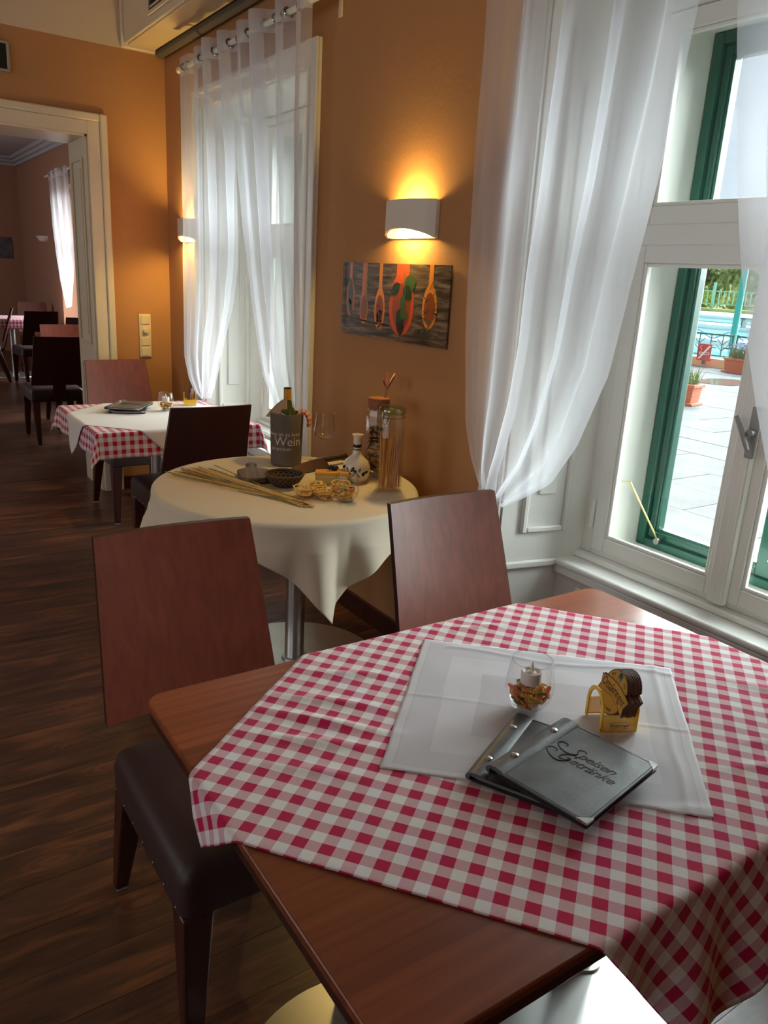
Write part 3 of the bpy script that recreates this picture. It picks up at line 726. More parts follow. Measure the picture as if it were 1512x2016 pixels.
# round cloth
def round_cloth(u, v):
    a = (u-.5)*1.15; b = (v-.5)*1.15; th = R(-101+45)
    x = a*math.cos(th)-b*math.sin(th); y = a*math.sin(th)+b*math.cos(th)
    rho = math.hypot(x, y); ang = math.atan2(y, x); Rr = RR+.002
    if rho <= Rr: return (RX+x, RY+y, .7515)
    d = rho-Rr; rr = .014; q = rr*PI/2
    if d < q: aa = d/rr; h = rr*math.sin(aa); z = rr*(1-math.cos(aa))
    else: h = rr; z = rr+d-q
    wv = math.sin(13*ang+.6)+.55*math.sin(21*ang+2.1)+.4*math.sin(8*ang+.3)
    wv = min(1.5, max(-1.2, wv))
    k = min(1, d/.10)
    h += d*k*(.16+.13*wv)
    r_ = Rr+h; lim = 1.772-RX
    px = r_*math.cos(ang)
    if px > lim: px = lim
    return (RX+px, RY+r_*math.sin(ang), .7515-z*(1-.04*k))
tag(MB().grid(round_cloth, 200, 200).build('round_tablecloth', M_ivory, solid=.0012, smooth=80), 'ivory linen tablecloth with hanging pointed corners on the round table', 'tablecloth')

# ---------------------------------------------------------------- curtains
def poly(pts, t):
    seg = [0]
    for i in range(1, len(pts)): seg.append(seg[-1]+math.dist(pts[i], pts[i-1]))
    s = t*seg[-1]
    for i in range(1, len(pts)):
        if s <= seg[i]+1e-9:
            f = (s-seg[i-1])/(seg[i]-seg[i-1]); return tuple(pts[i-1][k]+f*(pts[i][k]-pts[i-1][k]) for k in range(2))
    return pts[-1]
def curtain(label, left, right, n, X, amp, zt, rodz, seedn=0, xend=None, hem=.1, flat=0):
    t = tag(bpy.data.objects.new('sheer_curtain', None), label, 'curtain', 'white sheer curtains'); col.objects.link(t)
    Lp = [(left[0][0], zt)] + left if left[0][1] < zt-.01 else left
    Rp = [(right[0][0], zt)] + right if right[0][1] < zt-.01 else right
    t.location = (X, Lp[0][0], 0)
    ox, oy = X, Lp[0][0]
    def f(s, v):
        a = poly(Lp, v); b = poly(Rp, v)
        s2 = s+.012*math.sin(s*17+seedn)
        y = a[0]+(b[0]-a[0])*s2; z = a[1]+(b[1]-a[1])*s
        A = amp*(1-.55*max(0, v-.15))*(.8+.35*math.sin(s*9+seedn+v*1.2))
        ph = 2*PI*n*max(0, s-flat)/(1-flat)+.5*math.sin(v*3+s*4+seedn)*v
        if flat: A *= min(1, .08+max(0, s-flat*.8)/(flat*.5))
        x = A*math.sin(ph)+.006*noise.noise((s*20, v*6, seedn))
        y += .35*A*math.sin(2*ph+.4)*.5
        if xend is not None: x += (xend-X)*max(0, (v-.55)/.45)**2
        return (ox+x-t.location.x, y-oy, z)
    v1 = hem/max(.5, sum(math.dist(Lp[i], Lp[i-1]) for i in range(1, len(Lp))))
    MB().grid(lambda s, v: f(s, v1+(1-v1)*v), n*14, 60).build('drape', M_sheer, t, smooth=80)
    MB().grid(lambda s, v: f(s, v1*v), n*14, 4).build('header_band', M_hem, t, smooth=80)
    for k in range(2*n):
        s = (k+.5)/(2*n); 
        # grommet where the fold crosses the rod line
        best = min((abs(f(ss, v1*.55)[0]), ss) for ss in [s+(i-6)/(40*n) for i in range(13)])
        p = f(best[1], v1*.55)
        g = MB().lathe([(.016, -.003), (.024, -.003), (.025, 0), (.024, .003), (.016, .003), (.016, -.003)], 20, Matrix.Translation((0, p[1], rodz)) @ Matrix.Rotation(R(90+ (24 if k % 2 else -24)), 4, 'X' ) , close=False)
        g.build('eyelet', M_chrome, t)
    return t
XC = 1.69
FL_L = [(4.74, 2.605), (4.744, 2.135), (4.751, 1.72), (4.759, .974), (4.675, .844), (4.564, .775), (4.463, .75)]
FL_R = [(4.025, 2.572), (3.938, 2.063), (3.912, 1.704), (3.919, 1.531), (3.985, 1.311), (4.15, 1.04), (4.275, .838), (4.348, .771)]
FR_L = [(4.03, 2.598), (3.938, 2.063), (3.849, 1.703), (3.74, 1.338), (3.606, .998), (3.473, .865), (3.33, .82)]
FR_R = [(3.185, 2.59), (3.19, 2.189), (3.188, 1.691), (3.18, 1.37), (3.18, 1.056), (3.175, .82)]
NL_L = [(2.095, 2.6), (2.08, 2.317), (2.077, 1.897), (2.058, 1.433), (2.026, 1.048), (1.991, .931), (1.944, .85)]
NL_R = [(1.285, 2.6), (1.313, 2.148), (1.327, 1.973), (1.355, 1.74), (1.394, 1.521), (1.427, 1.281), (1.512, 1.066), (1.602, .929), (1.80, .80)]
NR_L = [(1.23, 2.6), (1.207, 2.124), (1.136, 1.761), (1.10, 1.62), (1.029, 1.379), (.99, 1.269), (.931, 1.127), (.80, .93), (.62, .86)]
NR_R = [(.42, 2.6), (.42, 1.2), (.47, .9), (.56, .85)]
curtain('white sheer curtain drawn left at the far window beside the back corner', FL_L, FL_R, 3, XC, .05, 2.62, 2.56, seedn=1, flat=.2)
curtain('white sheer curtain drawn right at the far window behind the wine cooler', FR_L, FR_R, 4, XC, .05, 2.62, 2.56, seedn=4)
curtain('large white sheer curtain swept left at the near window behind the right hand chair', NL_L, NL_R, 4, XC, .05, 2.62, 2.56, seedn=2, xend=1.72, flat=.14)
curtain('white sheer curtain at the right edge of the near window over the handle', NR_L, NR_R, 5, XC, .045, 2.62, 2.56, seedn=6)
curtain('distant white sheer curtain in the dining room beyond the doorway', [(11.72, 2.58), (11.6, 1.9), (11.35, 1.25), (11.1, .9)], [(10.6, 2.58), (10.5, 1.5), (10.75, .95)], 3, 2.36, .04, 2.6, 2.56, seedn=3)
for y0, y1, lb in ((3.10, 4.74, 'white curtain rod with end bracket above the far window'), (.38, 2.16, 'white curtain rod above the near window')):
    t = thing('curtain_rod', (XC, y0, 2.56), 0, lb, 'curtain rod')
    MB().tube([(0, 0, 0), (0, y1-y0, 0)], .0125, 14).build('rod', M_white, t)
    for yy in (.03, y1-y0-.10): MB().box((0, yy-.008, .012), (XW-XC, yy+.008, .03)).box((XW-XC-.008, yy-.014, -.05), (XW-XC, yy+.014, .045)).build('bracket', M_plast, t, bevel=.003)
    for yy in (-.012, y1-y0+.012): MB().ell((0, yy, 0), (.017, .014, .017)).build('finial', M_plast, t)
t = thing('curtain_rod', (2.36, 10.4, 2.56), 0, 'thin curtain rod above the distant dining room curtain', 'curtain rod')
MB().tube([(0, 0, 0), (0, 1.5, 0)], .0125, 10).build('rod', M_white, t); MB().box((0, .05, -.01), (.09, .065, .01)).box((0, 1.4, -.01), (.09, 1.415, .01)).build('bracket', M_white, t)

# ---------------------------------------------------------------- writing helper
def text(name, body, size, m, parent, Mx, shear=0, warp=None, extr=.0004, res=3, spacing=1):
    cu = bpy.data.curves.new(name, 'FONT'); cu.body = body; cu.size = size; cu.shear = shear; cu.align_x = 'CENTER'; cu.align_y = 'CENTER'
    cu.extrude = extr; cu.resolution_u = res; cu.space_character = spacing
    tmp = bpy.data.objects.new(name+'_tmp', cu); col.objects.link(tmp)
    bpy.context.view_layer.update()
    me = bpy.data.meshes.new_from_object(tmp.evaluated_get(bpy.context.evaluated_depsgraph_get()))
    bpy.data.objects.remove(tmp); bpy.data.curves.remove(cu)
    for v in me.vertices: v.co = Mx @ (Vector(warp(v.co)) if warp else v.co)
    me.materials.clear(); me.materials.append(m)
    o = bpy.data.objects.new(name, me); col.objects.link(o); o.parent = parent; return o
def frame(o, ex, ey, ez):
    m = Matrix((Vector(ex), Vector(ey), Vector(ez))).transposed().to_4x4(); m.translation = Vector(o); return m

# ---------------------------------------------------------------- front table things
def menu(loc, rz, lx, ly, label, lettered, group):
    """local x: spine to fore edge, local y: along the spine"""
    t = thing('menu_folder', loc, rz, label, 'menu', group)
    hx, hy = lx/2, ly/2
    MB().prism(rrect(-hx+.004, -hy, hx, hy, .004, 3), .0005, .0035).build('back_cover', M_mdark, t)
    MB().box((-hx+.012, -hy+.006, .0036), (hx-.006, hy-.006, .0078)).build('pages', M_paper, t)
    MB().prism(rrect(-hx+.004, -hy, hx, hy, .004, 3), .008, .0112).build('front_cover', M_mleather, t, bevel=.0008)
    mb = MB()
    for a in (-hy+.004, hy-.004): mb.box((-hx+.03, a-.0007, .0112), (hx-.004, a+.0007, .0116))
    mb.box((hx-.005, -hy+.004, .0112), (hx-.0036, hy-.004, .0116)); mb.build('stitching', M_mdark, t)
    prof = [(-hx+.032, .0113), (-hx+.030, .0125), (-hx+.024, .0148), (-hx+.014, .0155), (-hx+.004, .0145), (-hx-.002, .011), (-hx-.004, .006), (-hx-.002, .001), (-hx+.004, .0), (-hx+.004, .003), (-hx+.003, .006), (-hx+.006, .0108), (-hx+.014, .0112)]
    n = len(prof); vs = [(x, s*hy, z) for s in (-1, 1) for x, z in prof]
    MB().add(vs, [tuple(range(n)), tuple(range(2*n-1, n-1, -1))]+[((i+1) % n, i, n+i, n+(i+1) % n) for i in range(n)]).build('spine_band', M_mleather, t, smooth=50)
    for yy in (-hy*.52, hy*.52): MB().lathe([(.0062, 0), (.006, .0014), (.004, .0026), (.001, .003)], 18, Matrix.Translation((-hx+.014, yy, .0153))).build('rivet', M_chrome, t)
    for s in (-1, 1):
        MB().prism([(hx-.018, s*(hy+.0006)), (hx+.0006, s*(hy+.0006)), (hx+.0006, s*(hy-.018))], .0075, .0119).build('metal_corner', M_chrome, t)
    if lettered:
        for k, wd in enumerate(('peisen', 'etränke')):
            text('cover_lettering', wd, .027, M_ink, t, Matrix.Translation((.022+.004*k, .031-k*.023, .0114)), shear=.4, extr=.0002, spacing=.92)
        def stroke(cx, cyy, s, p):
            p = [(x+.35*y, y) for x, y in p]; q = []
            for i in range(len(p)-1):
                P_ = [p[max(i-1, 0)], p[i], p[i+1], p[min(i+2, len(p)-1)]]
                for k in range(6):
                    f = k/6; c = [.5*((2*P_[1][j])+(-P_[0][j]+P_[2][j])*f+(2*P_[0][j]-5*P_[1][j]+4*P_[2][j]-P_[3][j])*f*f+(-P_[0][j]+3*P_[1][j]-3*P_[2][j]+P_[3][j])*f**3) for j in (0, 1)]
                    q.append((cx+c[0]*s, cyy+c[1]*s, .0116))
            n_ = len(q); MB().tube(q, [.0004+.0006*math.sin(PI*i/n_) for i in range(n_)], 6).build('lettering_capital', M_ink, t)
        stroke(-.030, .022, .024, [(.9, .8), (.6, 1.0), (.3, .85), (.45, .55), (.65, .28), (.45, 0), (0, -.05), (-.6, .15), (-1.1, .55), (-1.0, .9), (-.55, .8), (-.5, .5)])
        stroke(-.033, -.001, .024, [(.85, .8), (.6, 1.0), (.2, .8), (.05, .4), (.2, .05), (.55, .08), (.72, .4), (.45, .42), (.74, .42), (.62, -.15), (.2, -.3), (-.5, -.05), (-1.1, .4), (-1.05, .8), (-.6, .75), (-.5, .45)])
    return t
menu((.850, .742, .7572), math.atan2(-.896, .444), .172, .212, 'lower charcoal leather menu folder half hidden under the lettered one on the front table', False, None)
menu((.862, .688, .7741), math.atan2(-.98, .19), .176, .212, 'upper charcoal leather menu folder lettered Speisen Getränke with silver corners on the front table', True, None)

def fusilli(m):
    n = 22; vs = []; fs = []
    for i in range(n+1):
        z = -.012+.024*i/n; a = i/n*4.2*PI
        for k in range(6):
            r_ = .0046 if k % 2 == 0 else .0017; b = a+k*PI/3
            vs.append((r_*math.cos(b), r_*math.sin(b), z))
    for i in range(n):
        for k in range(6): k2 = (k+1) % 6; fs.append((i*6+k, i*6+k2, i*6+6+k2, i*6+6+k))
    fs += [tuple(range(5, -1, -1)), tuple(n*6+k for k in range(6))]
    return MB().add(vs, fs).mesh('pasta_spiral', m, 50)
FUS = [fusilli(m) for m in M_pasta]
CN = ['yellow', 'orange', 'green', 'pale']
def pasta_fill(cx, cyy, z0, levels, group, where, seed, zlim=None):
    rnd = random.Random(seed)
    for z, rad, cnt in levels:
        pts = []
        for _ in range(600):
            if len(pts) >= cnt: break
            a = rnd.uniform(0, 2*PI); r_ = rad*math.sqrt(rnd.random()); p = (r_*math.cos(a), r_*math.sin(a))
            if all(math.dist(p, q) > .0125 for q in pts): pts.append(p)
        for p in pts:
            c = rnd.choice((0, 0, 0, 3, 3, 1, 1, 2, 2)); o = bpy.data.objects.new('pasta_spiral', FUS[c]); col.objects.link(o)
            o.location = (cx+p[0], cyy+p[1], z0+z+rnd.uniform(-.001, .001)); an = rnd.uniform(0, PI*2)
            sc_ = min(1, .9*rad/.03); o.scale = (.9, .9, .8*sc_ if rad < .03 else .9)
            o.rotation_euler = (PI/2+rnd.uniform(-.35, .35), 0, math.atan2(p[1], p[0])+rnd.uniform(-.5, .5))
            tag(o, '%s dry pasta spiral %s' % (CN[c], where), 'pasta', group)
def tumbler(loc, label, group, s=1.0, candle=True, where='', cwhere=''):
    t = thing('glass_tumbler', loc, 0, label, 'glass', group)
    pr = [(.018, .0), (.023, .001), (.030, .008), (.040, .024), (.0445, .042), (.0438, .06), (.041, .08), (.0375, .10), (.0368, .1), (.040, .08), (.0426, .06), (.0432, .042), (.038, .024), (.028, .011), (.018, .007), (.001, .006)]
    MB().lathe([(r_*s, z*s) for r_, z in pr], 44).build('bowl', M_tum, t, smooth=60)
    MB().lathe([(.0365*s, .0995*s), (.0378*s, .0995*s), (.0378*s, .1008*s), (.0365*s, .1008*s), (.0365*s, .0995*s)], 44, close=False).build('rim', glassy('glass_rim', (.9, .9, .9), .5, .35), t)
    MB().lathe([(.001, .001), (.018*s, .001), (.022*s, .003), (.026*s, .008*s), (.02*s, .0075*s), (.001, .006*s)], 36).build('foot', glassy('glass_foot', (.85, .88, .88), .5, .3), t)
    return t
tumbler((.951, .883, .757), 'stemless glass holding pasta and a tealight on the front table', 'pasta filled tumblers')
pasta_fill(.951, .883, .757, [(.013, .022, 7), (.021, .028, 11), (.029, .032, 14), (.037, .034, 15), (.045, .034, 13)], 'pasta in the front glass', 'in the stemless glass on the front table', 3)
def tealight(loc, label):
    t = thing('tealight', loc, 0, label, 'candle', 'electric tealights')
    MB().lathe([(.018, 0), (.0188, .002), (.0188, .022), (.018, .024), (.015, .0235), (.012, .020), (.001, .0195)], 32).build('cup', M_wax, t)
    MB().lathe([(.004, .0195), (.0048, .025), (.003, .033), (.0008, .042)], 14).build('flame', M_flame, t)
    MB().lathe([(.009, .0197), (.009, .0215), (.005, .0225), (.001, .0225)], 20).build('collar', M_flame, t)
tealight((.953, .884, .757+.053), 'white electric tealight resting on pasta in the front glass')

# coaster stand
def shield(k=1.0):
    pts = []
    def arc(a0, a1, r_, n): 
        for i in range(n+1): a = R(a0+(a1-a0)*i/n); pts.append((r_*math.cos(a)*k, r_*math.sin(a)*k))
    # banner rises slightly in the middle, ends with notched tails
    bt = lambda u: .017-.10*u*u*100*.012; 
    pts += [(.030*k, -.013*k), (.050*k, -.020*k), (.046*k, -.004*k), (.053*k, .011*k), (.034*k, .016*k)]
    arc(28, 152, .043, 12)
    pts += [(-.034*k, .016*k), (-.053*k, .011*k), (-.046*k, -.004*k), (-.050*k, -.020*k), (-.030*k, -.013*k)]
    arc(205, 335, .040, 12)
    return pts
def banner():
    return [(.0485, -.0185), (.0445, -.004), (.051, .0095), (.034, .0145), (.017, .0175), (0, .0185), (-.017, .0175), (-.034, .0145), (-.051, .0095), (-.0445, -.004), (-.0485, -.0185), (-.030, -.0115), (-.015, -.0085), (0, -.0075), (.015, -.0085), (.030, -.0115)]
def coaster_set(org, nrm, side, n, thick, label, detail, tilt, grp, front_label):
    """org: centre of holder on the table; nrm: facing direction of the coasters; side: reading direction"""
    nr = Vector((*nrm, 0)).normalized(); sd = Vector((*side, 0)).normalized(); Z = Vector((0, 0, 1))
    t = thing('coaster_holder', (org[0], org[1], org[2]), 0, label, 'holder', 'yellow coaster holders')
    h = .032; H = .072
    def archpts(d):
        p = [(-h+d, .0)]; 
        for i in range(15): a = PI-PI*i/14; p.append(((h-d)*math.cos(a)*(1-.0*i), .034+(H-.034-d)*math.sin(a)))
        p.append((h-d, 0)); return p
    for s in (1, -1):
        Mx = frame(nr*(s*h), sd, Z, nr*1.0)
        o_ = archpts(0); i_ = archpts(.007); ns = len(o_)
        vs = []; fs = []
        for z in (-.0016, .0016):
            vs += [Mx @ Vector((x, y, z)) for x, y in o_]; vs += [Mx @ Vector((x, y, z)) for x, y in i_]
        for k in range(ns-1):
            fs += [(k, k+1, ns+k+1, ns+k), (2*ns+k+1, 2*ns+k, 3*ns+k, 3*ns+k+1), (k+1, k, 2*ns+k, 2*ns+k+1), (ns+k, ns+k+1, 3*ns+k+1, 3*ns+k)]
        MB().add(vs, fs).build('arch_rim', M_yedge, t, smooth=50)
        if s < 0: MB().prism(archpts(.0071), -.001, .001, Mx).build('arch_plate', M_yel, t)
    for s in (1, -1):
        Mx = frame(sd*(s*h), -nr, Z, sd)
        pl = MB().prism([(-h+.002, .001), (h-.002, .001), (h-.002, .034), (-h+.002, .034)], -.001, .001, Mx).build('low_plate', M_yel, t)
        MB().prism([(-h+.002, 0), (h-.002, 0), (h-.002, .0015), (-h+.002, .0015)], -.0014, .0014, Mx).build('bottom_edge', M_yedge, t)
        if s > 0 and detail:
            text('plate_lettering', 'Ottakringer', .0075, M_ink, t, Mx @ Matrix.Translation((.0, .014, .0013)), extr=.00005)
            b = [(x*.36, y*.42+.0135, .0014) for x, y in banner()]; MB().tube(b, .0002, 4, closed=True).build('plate_emblem', M_ink, t)
            MB().tube([(.012*math.cos(R(a)), .0135+.009*math.sin(R(a)), .0014) for a in range(205, 336, 13)], .0002, 4).build('plate_emblem', M_ink, t)
    # transform emblem pieces made in plate space
    for o in list(t.children):
        if o.name.startswith('plate_emblem'): o.data.transform(frame(sd*h, -nr, Z, sd))
    for k in range(n):
        d = .002-k*.0031
        rz = tilt+random.uniform(-.05, .05)
        Mx = Matrix.Translation(Vector(org)+nr*d+Vector((0, 0, .060))) @ frame((0, 0, 0), sd, Z, nr) @ Matrix.Rotation(rz, 4, 'Z') @ Matrix.Rotation(R(-18), 4, 'X')
        c = tag(bpy.data.objects.new('beer_coaster', None), front_label if k == 0 else 'brown edged beer coaster stacked behind the front one in %s' % grp[1], 'coaster', grp[0]); col.objects.link(c)
        c.matrix_world = Mx
        MB().prism(shield(), -.0009, .0009).build('card', M_brown, c)
        if k == 0 or not detail:
            MB().prism(shield(.95), .0009, .0011).build('gold_face', M_gold, c)
        if k == 0 and detail:
            MB().prism([(x*1.05, y*1.12) for x, y in banner()], .0011, .0013).build('banner_outline', M_brown, c)
            MB().prism(banner(), .0013, .0015).build('banner', M_gold, c)
            wp = lambda co: (co.x, co.y*(1.25)+.0052-1.6*co.x*co.x, co.z)
            text('coaster_lettering', 'Ottakringer', .0185, M_ink, c, Matrix.Translation((0, 0, .0016)), warp=wp, extr=.0001)
            for wd, x, a in (('SEIT', -.022, 30), ('1837', .022, -30)):
                text('coaster_lettering', wd, .0075, M_ink, c, Matrix.Translation((x, .026, .0013)) @ Matrix.Rotation(R(a), 4, 'Z'), extr=.0001)
            text('coaster_lettering', 'BRAUEREI', .0075, M_ink, c, Matrix.Translation((0, -.031, .0013)), warp=lambda co: (co.x, co.y+12*co.x*co.x, co.z), extr=.0001)
            cup = [(.0085*math.cos(2*PI*i/20)*.85, .031+.0115*math.sin(2*PI*i/20)) for i in range(20)]
            em = MB().prism(cup, .0011, .0014).build('emblem', mat('pale_green_emblem', (120, 130, 110), .6), c)
            MB().prism([(x*.72, .033+(y-.031)*.62) for x, y in cup], .0014, .0016).build('emblem_hop', mat('dark_green_emblem', (24, 60, 40), .6), em)
            MB().prism([(-.0022, .022), (.0022, .022), (.0018, .031), (-.0018, .031)], .0016, .0018).build('emblem_stem', M_gold, em)
coaster_set((1.053, .775, .757), (-.888, .46), (-.395, -.918), 9, .0018, 'yellow transparent coaster holder on the white napkin of the front table', True, R(-3), ('coasters in the front holder', 'the front holder'), 'front gold beer coaster with black lettering in the yellow holder on the front table')

# far table things
tumbler((1.348, 4.09, .757), 'stemless glass holding pasta and a tealight on the far table', 'pasta filled tumblers', .95)
pasta_fill(1.348, 4.09, .757, [(.013, .021, 6), (.022, .027, 9), (.031, .031, 12), (.040, .032, 11)], 'pasta in the far glass', 'in the stemless glass on the far table', 5)
tealight((1.348, 4.09, .757+.049), 'white electric tealight in the glass on the far table')
coaster_set((1.533, 4.232, .757), (-.95, .3), (.3, .95), 5, .0018, 'yellow transparent coaster holder on the far table beside its glass', False, R(-60), ('coasters in the far holder', 'the far holder'), 'front gold coaster in the yellow holder on the far table')
menu((1.17, 4.165, .7572), R(-20), .18, .24, 'lower grey menu folder sticking out under the other on the far table', False, None)
menu((1.175, 4.16, .7741), R(-35), .18, .24, 'upper grey leather menu folder lying flat on the far white cloth', True, None)

# ---------------------------------------------------------------- round table display
ZT = .7528
t = thing('wine_cooler', (1.409, 2.78, ZT), 0, 'dark grey stoneware wine cooler lettered Wein on the round table', 'wine cooler')
M_stone = mat('dark_stoneware', (98, 88, 80), .75, bump=.15, bscale=120)
MB().lathe([(.058, 0), (.062, .003), (.0665, .208), (.0655, .212), (.061, .212), (.059, .206), (.055, .02), (.001, .016)], 48).build('body', M_stone, t)
M_letter = mat('pale_print', (190, 184, 172), .7)
a0 = math.atan2(-2.78, -1.409)-R(14)
def wrap(r_, zc):
    return lambda co: ((r_+co.z)*math.cos(a0+co.x/r_), (r_+co.z)*math.sin(a0+co.x/r_), zc+co.y)
text('cooler_lettering', 'Leben ist zu kurz', .022, M_letter, t, Matrix(), warp=wrap(.0653, .133), extr=.0006)
text('cooler_lettering', 'Wein', .052, M_letter, t, Matrix.Translation((0, 0, 0)), warp=lambda co: wrap(.0648, .103)(Vector((co.x+.022, co.y, co.z))), extr=.0006)
text('cooler_lettering', 'zu trinken', .022, M_letter, t, Matrix(), warp=lambda co: wrap(.0641, .074)(Vector((co.x-.008, co.y, co.z))), extr=.0006)
t = thing('wine_bottle', (1.413, 2.785, ZT+.0175), 0, 'green wine bottle with golden capsule standing in the grey cooler', 'bottle')
M_bg = mat('green_bottle_glass', (70, 74, 14), .08, coat=.5)
MB().lathe([(.034, 0), (.037, .004), (.037, .185), (.032, .205), (.018, .222), (.0145, .24), (.0142, .285)], 32).build('body', M_bg, t)
MB().lathe([(.0152, .245), (.0155, .287), (.0152, .2885), (.001, .289)], 28).build('capsule', mat('gold_capsule', (196, 140, 30), .35), t)
MB().lathe([(.0149, .2892), (.0149, .2935), (.013, .294), (.001, .294)], 28).build('cap', M_ink, t)
t = thing('neck_drape', (1.413, 2.785, ZT+.2), 0, 'beige cloth collar draped from the wine bottle neck over the cooler rim', 'cloth')
M_felt = mat('beige_felt', (176, 146, 118), .85)
ld = math.atan2(.82, -.57)
mb = MB()
def drp(u, v):
    a = ld+(u-.5)*R(235); k = max(0, math.cos(a-ld)); r_ = .0175+v*(.012+.062*k**2); z = .062-v*.048-.026*v*v*k
    return (r_*math.cos(a), r_*math.sin(a), z)
mb.grid(drp, 30, 12).build('collar', M_felt, t, solid=.0025, smooth=80)
t = thing('checked_strip', (1.409, 2.78, ZT), 0, 'small red checked cloth strip hanging over the cooler rim', 'cloth')
rd = Vector((.82, -.57, 0)).normalized(); td = Vector((-rd.y, rd.x, 0))
path = [(.045, .200), (.052, .212), (.066, .217), (.078, .211), (.086, .195), (.090, .176), (.088, .156)]
def strip(u, v):
    s = v*(len(path)-1); i = min(int(s), len(path)-2); f = s-i
    r_ = path[i][0]+(path[i+1][0]-path[i][0])*f; z = path[i][1]+(path[i+1][1]-path[i][1])*f
    tr_ = path[i+1][0]-path[i][0]; tz = path[i+1][1]-path[i][1]; ln = math.hypot(tr_, tz); nr_, nz_ = -tz/ln, tr_/ln
    a = 2*PI*u; q = .0105*(.8+.4*math.sin(2.2*v+.6))*(1+.12*math.sin(3*a+v*9)); ro = q*math.cos(a)*.75; so_ = q*math.sin(a)*1.8
    p = rd*(r_+nr_*ro)+td*so_; return (p.x, p.y, z+nz_*ro+.003)
MB().grid(strip, 20, 24, lambda u, v: (u*.08*2.5, v*.1*2.5)).build('cloth', gingham('small_gingham', (176, 44, 30), (226, 190, 170)), t, smooth=80)

t = thing('wine_glass', (1.598, 2.799, ZT), 0, 'clear stemmed wine glass standing behind the cheese', 'glass')
MB().lathe([(.001, .004), (.034, .001), (.035, .002), (.012, .006), (.004, .012), (.0032, .05), (.0034, .075), (.008, .084), (.03, .094), (.046, .108), (.0455, .125), (.040, .17), (.037, .2), (.0362, .2), (.039, .17), (.0445, .125), (.045, .109), (.029, .0955), (.006, .087), (.001, .0865)], 44, close=False).build('bowl', glassy('wine_crystal', (.99, .99, .99), .9, .03), t, smooth=60)

t = thing('oil_bottle', (1.53, 2.43, ZT), 0, 'white ceramic bottle painted with olives on the round table', 'bottle')
M_cer = mat('white_glaze', (232, 220, 200), .22, coat=.3)
MB().lathe([(.034, 0), (.036, .002), (.048, .02), (.054, .044), (.052, .064), (.043, .083), (.028, .096), (.0195, .104), (.0158, .114), (.0152, .172), (.021, .180), (.0215, .183), (.014, .183), (.012, .176)], 40).build('body', M_cer, t)
for z, h, m in ((.134, .011, mat('black_glaze', (26, 34, 26), .25)), (.123, .006, mat('olive_glaze', (130, 116, 66), .3))): MB().lathe([(.0157, z), (.0162, z+.001), (.0162, z+h), (.0157, z+h+.001)], 32, close=False).build('painted_band', m, t)
M_ol = mat('olive_paint', (28, 28, 26), .25); M_lf = mat('leaf_paint', (110, 118, 74), .3)
ca = math.atan2(-2.43, -1.53)
for k, (da, z, sx, sz, rot, m) in enumerate([(-62, .062, .010, .006, 20, M_ol), (-38, .057, .009, .005, -60, M_lf), (-16, .058, .011, .006, 60, M_ol), (-5, .050, .007, .007, 0, M_ol), (14, .056, .009, .0045, 60, M_lf), (30, .040, .007, .008, 0, M_ol), (44, .047, .010, .005, 10, M_ol), (-30, .042, .008, .005, -40, M_ol), (-52, .045, .010, .003, -50, M_lf), (8, .036, .012, .003, -45, M_lf), (-10, .038, .011, .003, 50, M_lf)]):
    a = ca+R(da); rs = .0475+.0065*math.sin(min(1, z/.045)*PI/2) if z < .05 else .0538-(z-.05)*.12
    n_ = Vector((math.cos(a), math.sin(a), (z-.045)*12)).normalized(); p = Vector((rs*math.cos(a), rs*math.sin(a), z)); tg = Vector((-math.sin(a), math.cos(a), 0)); bb = n_.cross(tg)
    Mx = frame(p, tg, bb, n_) @ Matrix.Rotation(R(rot), 4, 'Z')
    MB().ell((0, 0, 0), (sx, sz, .0022), 14).build('painted_olive' if m is M_ol else 'painted_leaf', m, t).data.transform(Mx)

def jar_body(t, r_, h, seg, m):
    MB().lathe([(r_*.86, 0), (r_*.97, .004), (r_, .014), (r_, h-.03), (r_*.93, h-.014), (r_*.86, h-.008), (r_*.86, h), (r_*.80, h), (r_*.80, h-.01), (r_*.93, h-.032), (r_*.93, .014), (r_*.84, .008), (.001, .008)], seg, close=False).build('jar_body', m, t, smooth=25)
t = thing('storage_jar', (1.579, 2.28, ZT), R(12), 'tall clip top glass jar of spaghetti, nearest jar on the round table', 'jar')
jar_body(t, .050, .285, 12, M_jar)
MB().lathe([(.046, .288), (.049, .290), (.049, .302), (.045, .309), (.034, .313), (.001, .314)], 36).build('lid', glassy('lid_glass', (.75, .85, .68), .5, .14), t)
MB().lathe([(.0465, .2855), (.0475, .2875), (.0465, .2885), (.043, .287)], 32).build('seal_ring', mat('rubber_seal', (150, 120, 70), .6), t)
cdir = ca-R(28)-R(12); cx_, cy_ = math.cos(cdir), math.sin(cdir)
P3 = lambda r_, s, z: (cx_*r_-cy_*s, cy_*r_+cx_*s, z)
MB().tube([(.0485*math.cos(2*PI*i/32), .0485*math.sin(2*PI*i/32), .274) for i in range(32)], .0014, 6, closed=True).tube([(.0502*math.cos(2*PI*i/32), .0502*math.sin(2*PI*i/32), .294) for i in range(32)], .0014, 6, closed=True).build('wire_ring', M_nail, t)
MB().tube([P3(.052, -.013, .296), P3(.057, -.013, .28), P3(.056, -.010, .262), P3(.055, 0, .25), P3(.056, .010, .262), P3(.057, .013, .28), P3(.052, .013, .296)], .0015, 6).tube([P3(.051, -.009, .276), P3(.058, -.009, .27), P3(.059, 0, .24), P3(.058, .009, .27), P3(.051, .009, .276)], .0013, 6).build('wire_clamp', M_nail, t)
mb = MB(); rnd = random.Random(5)
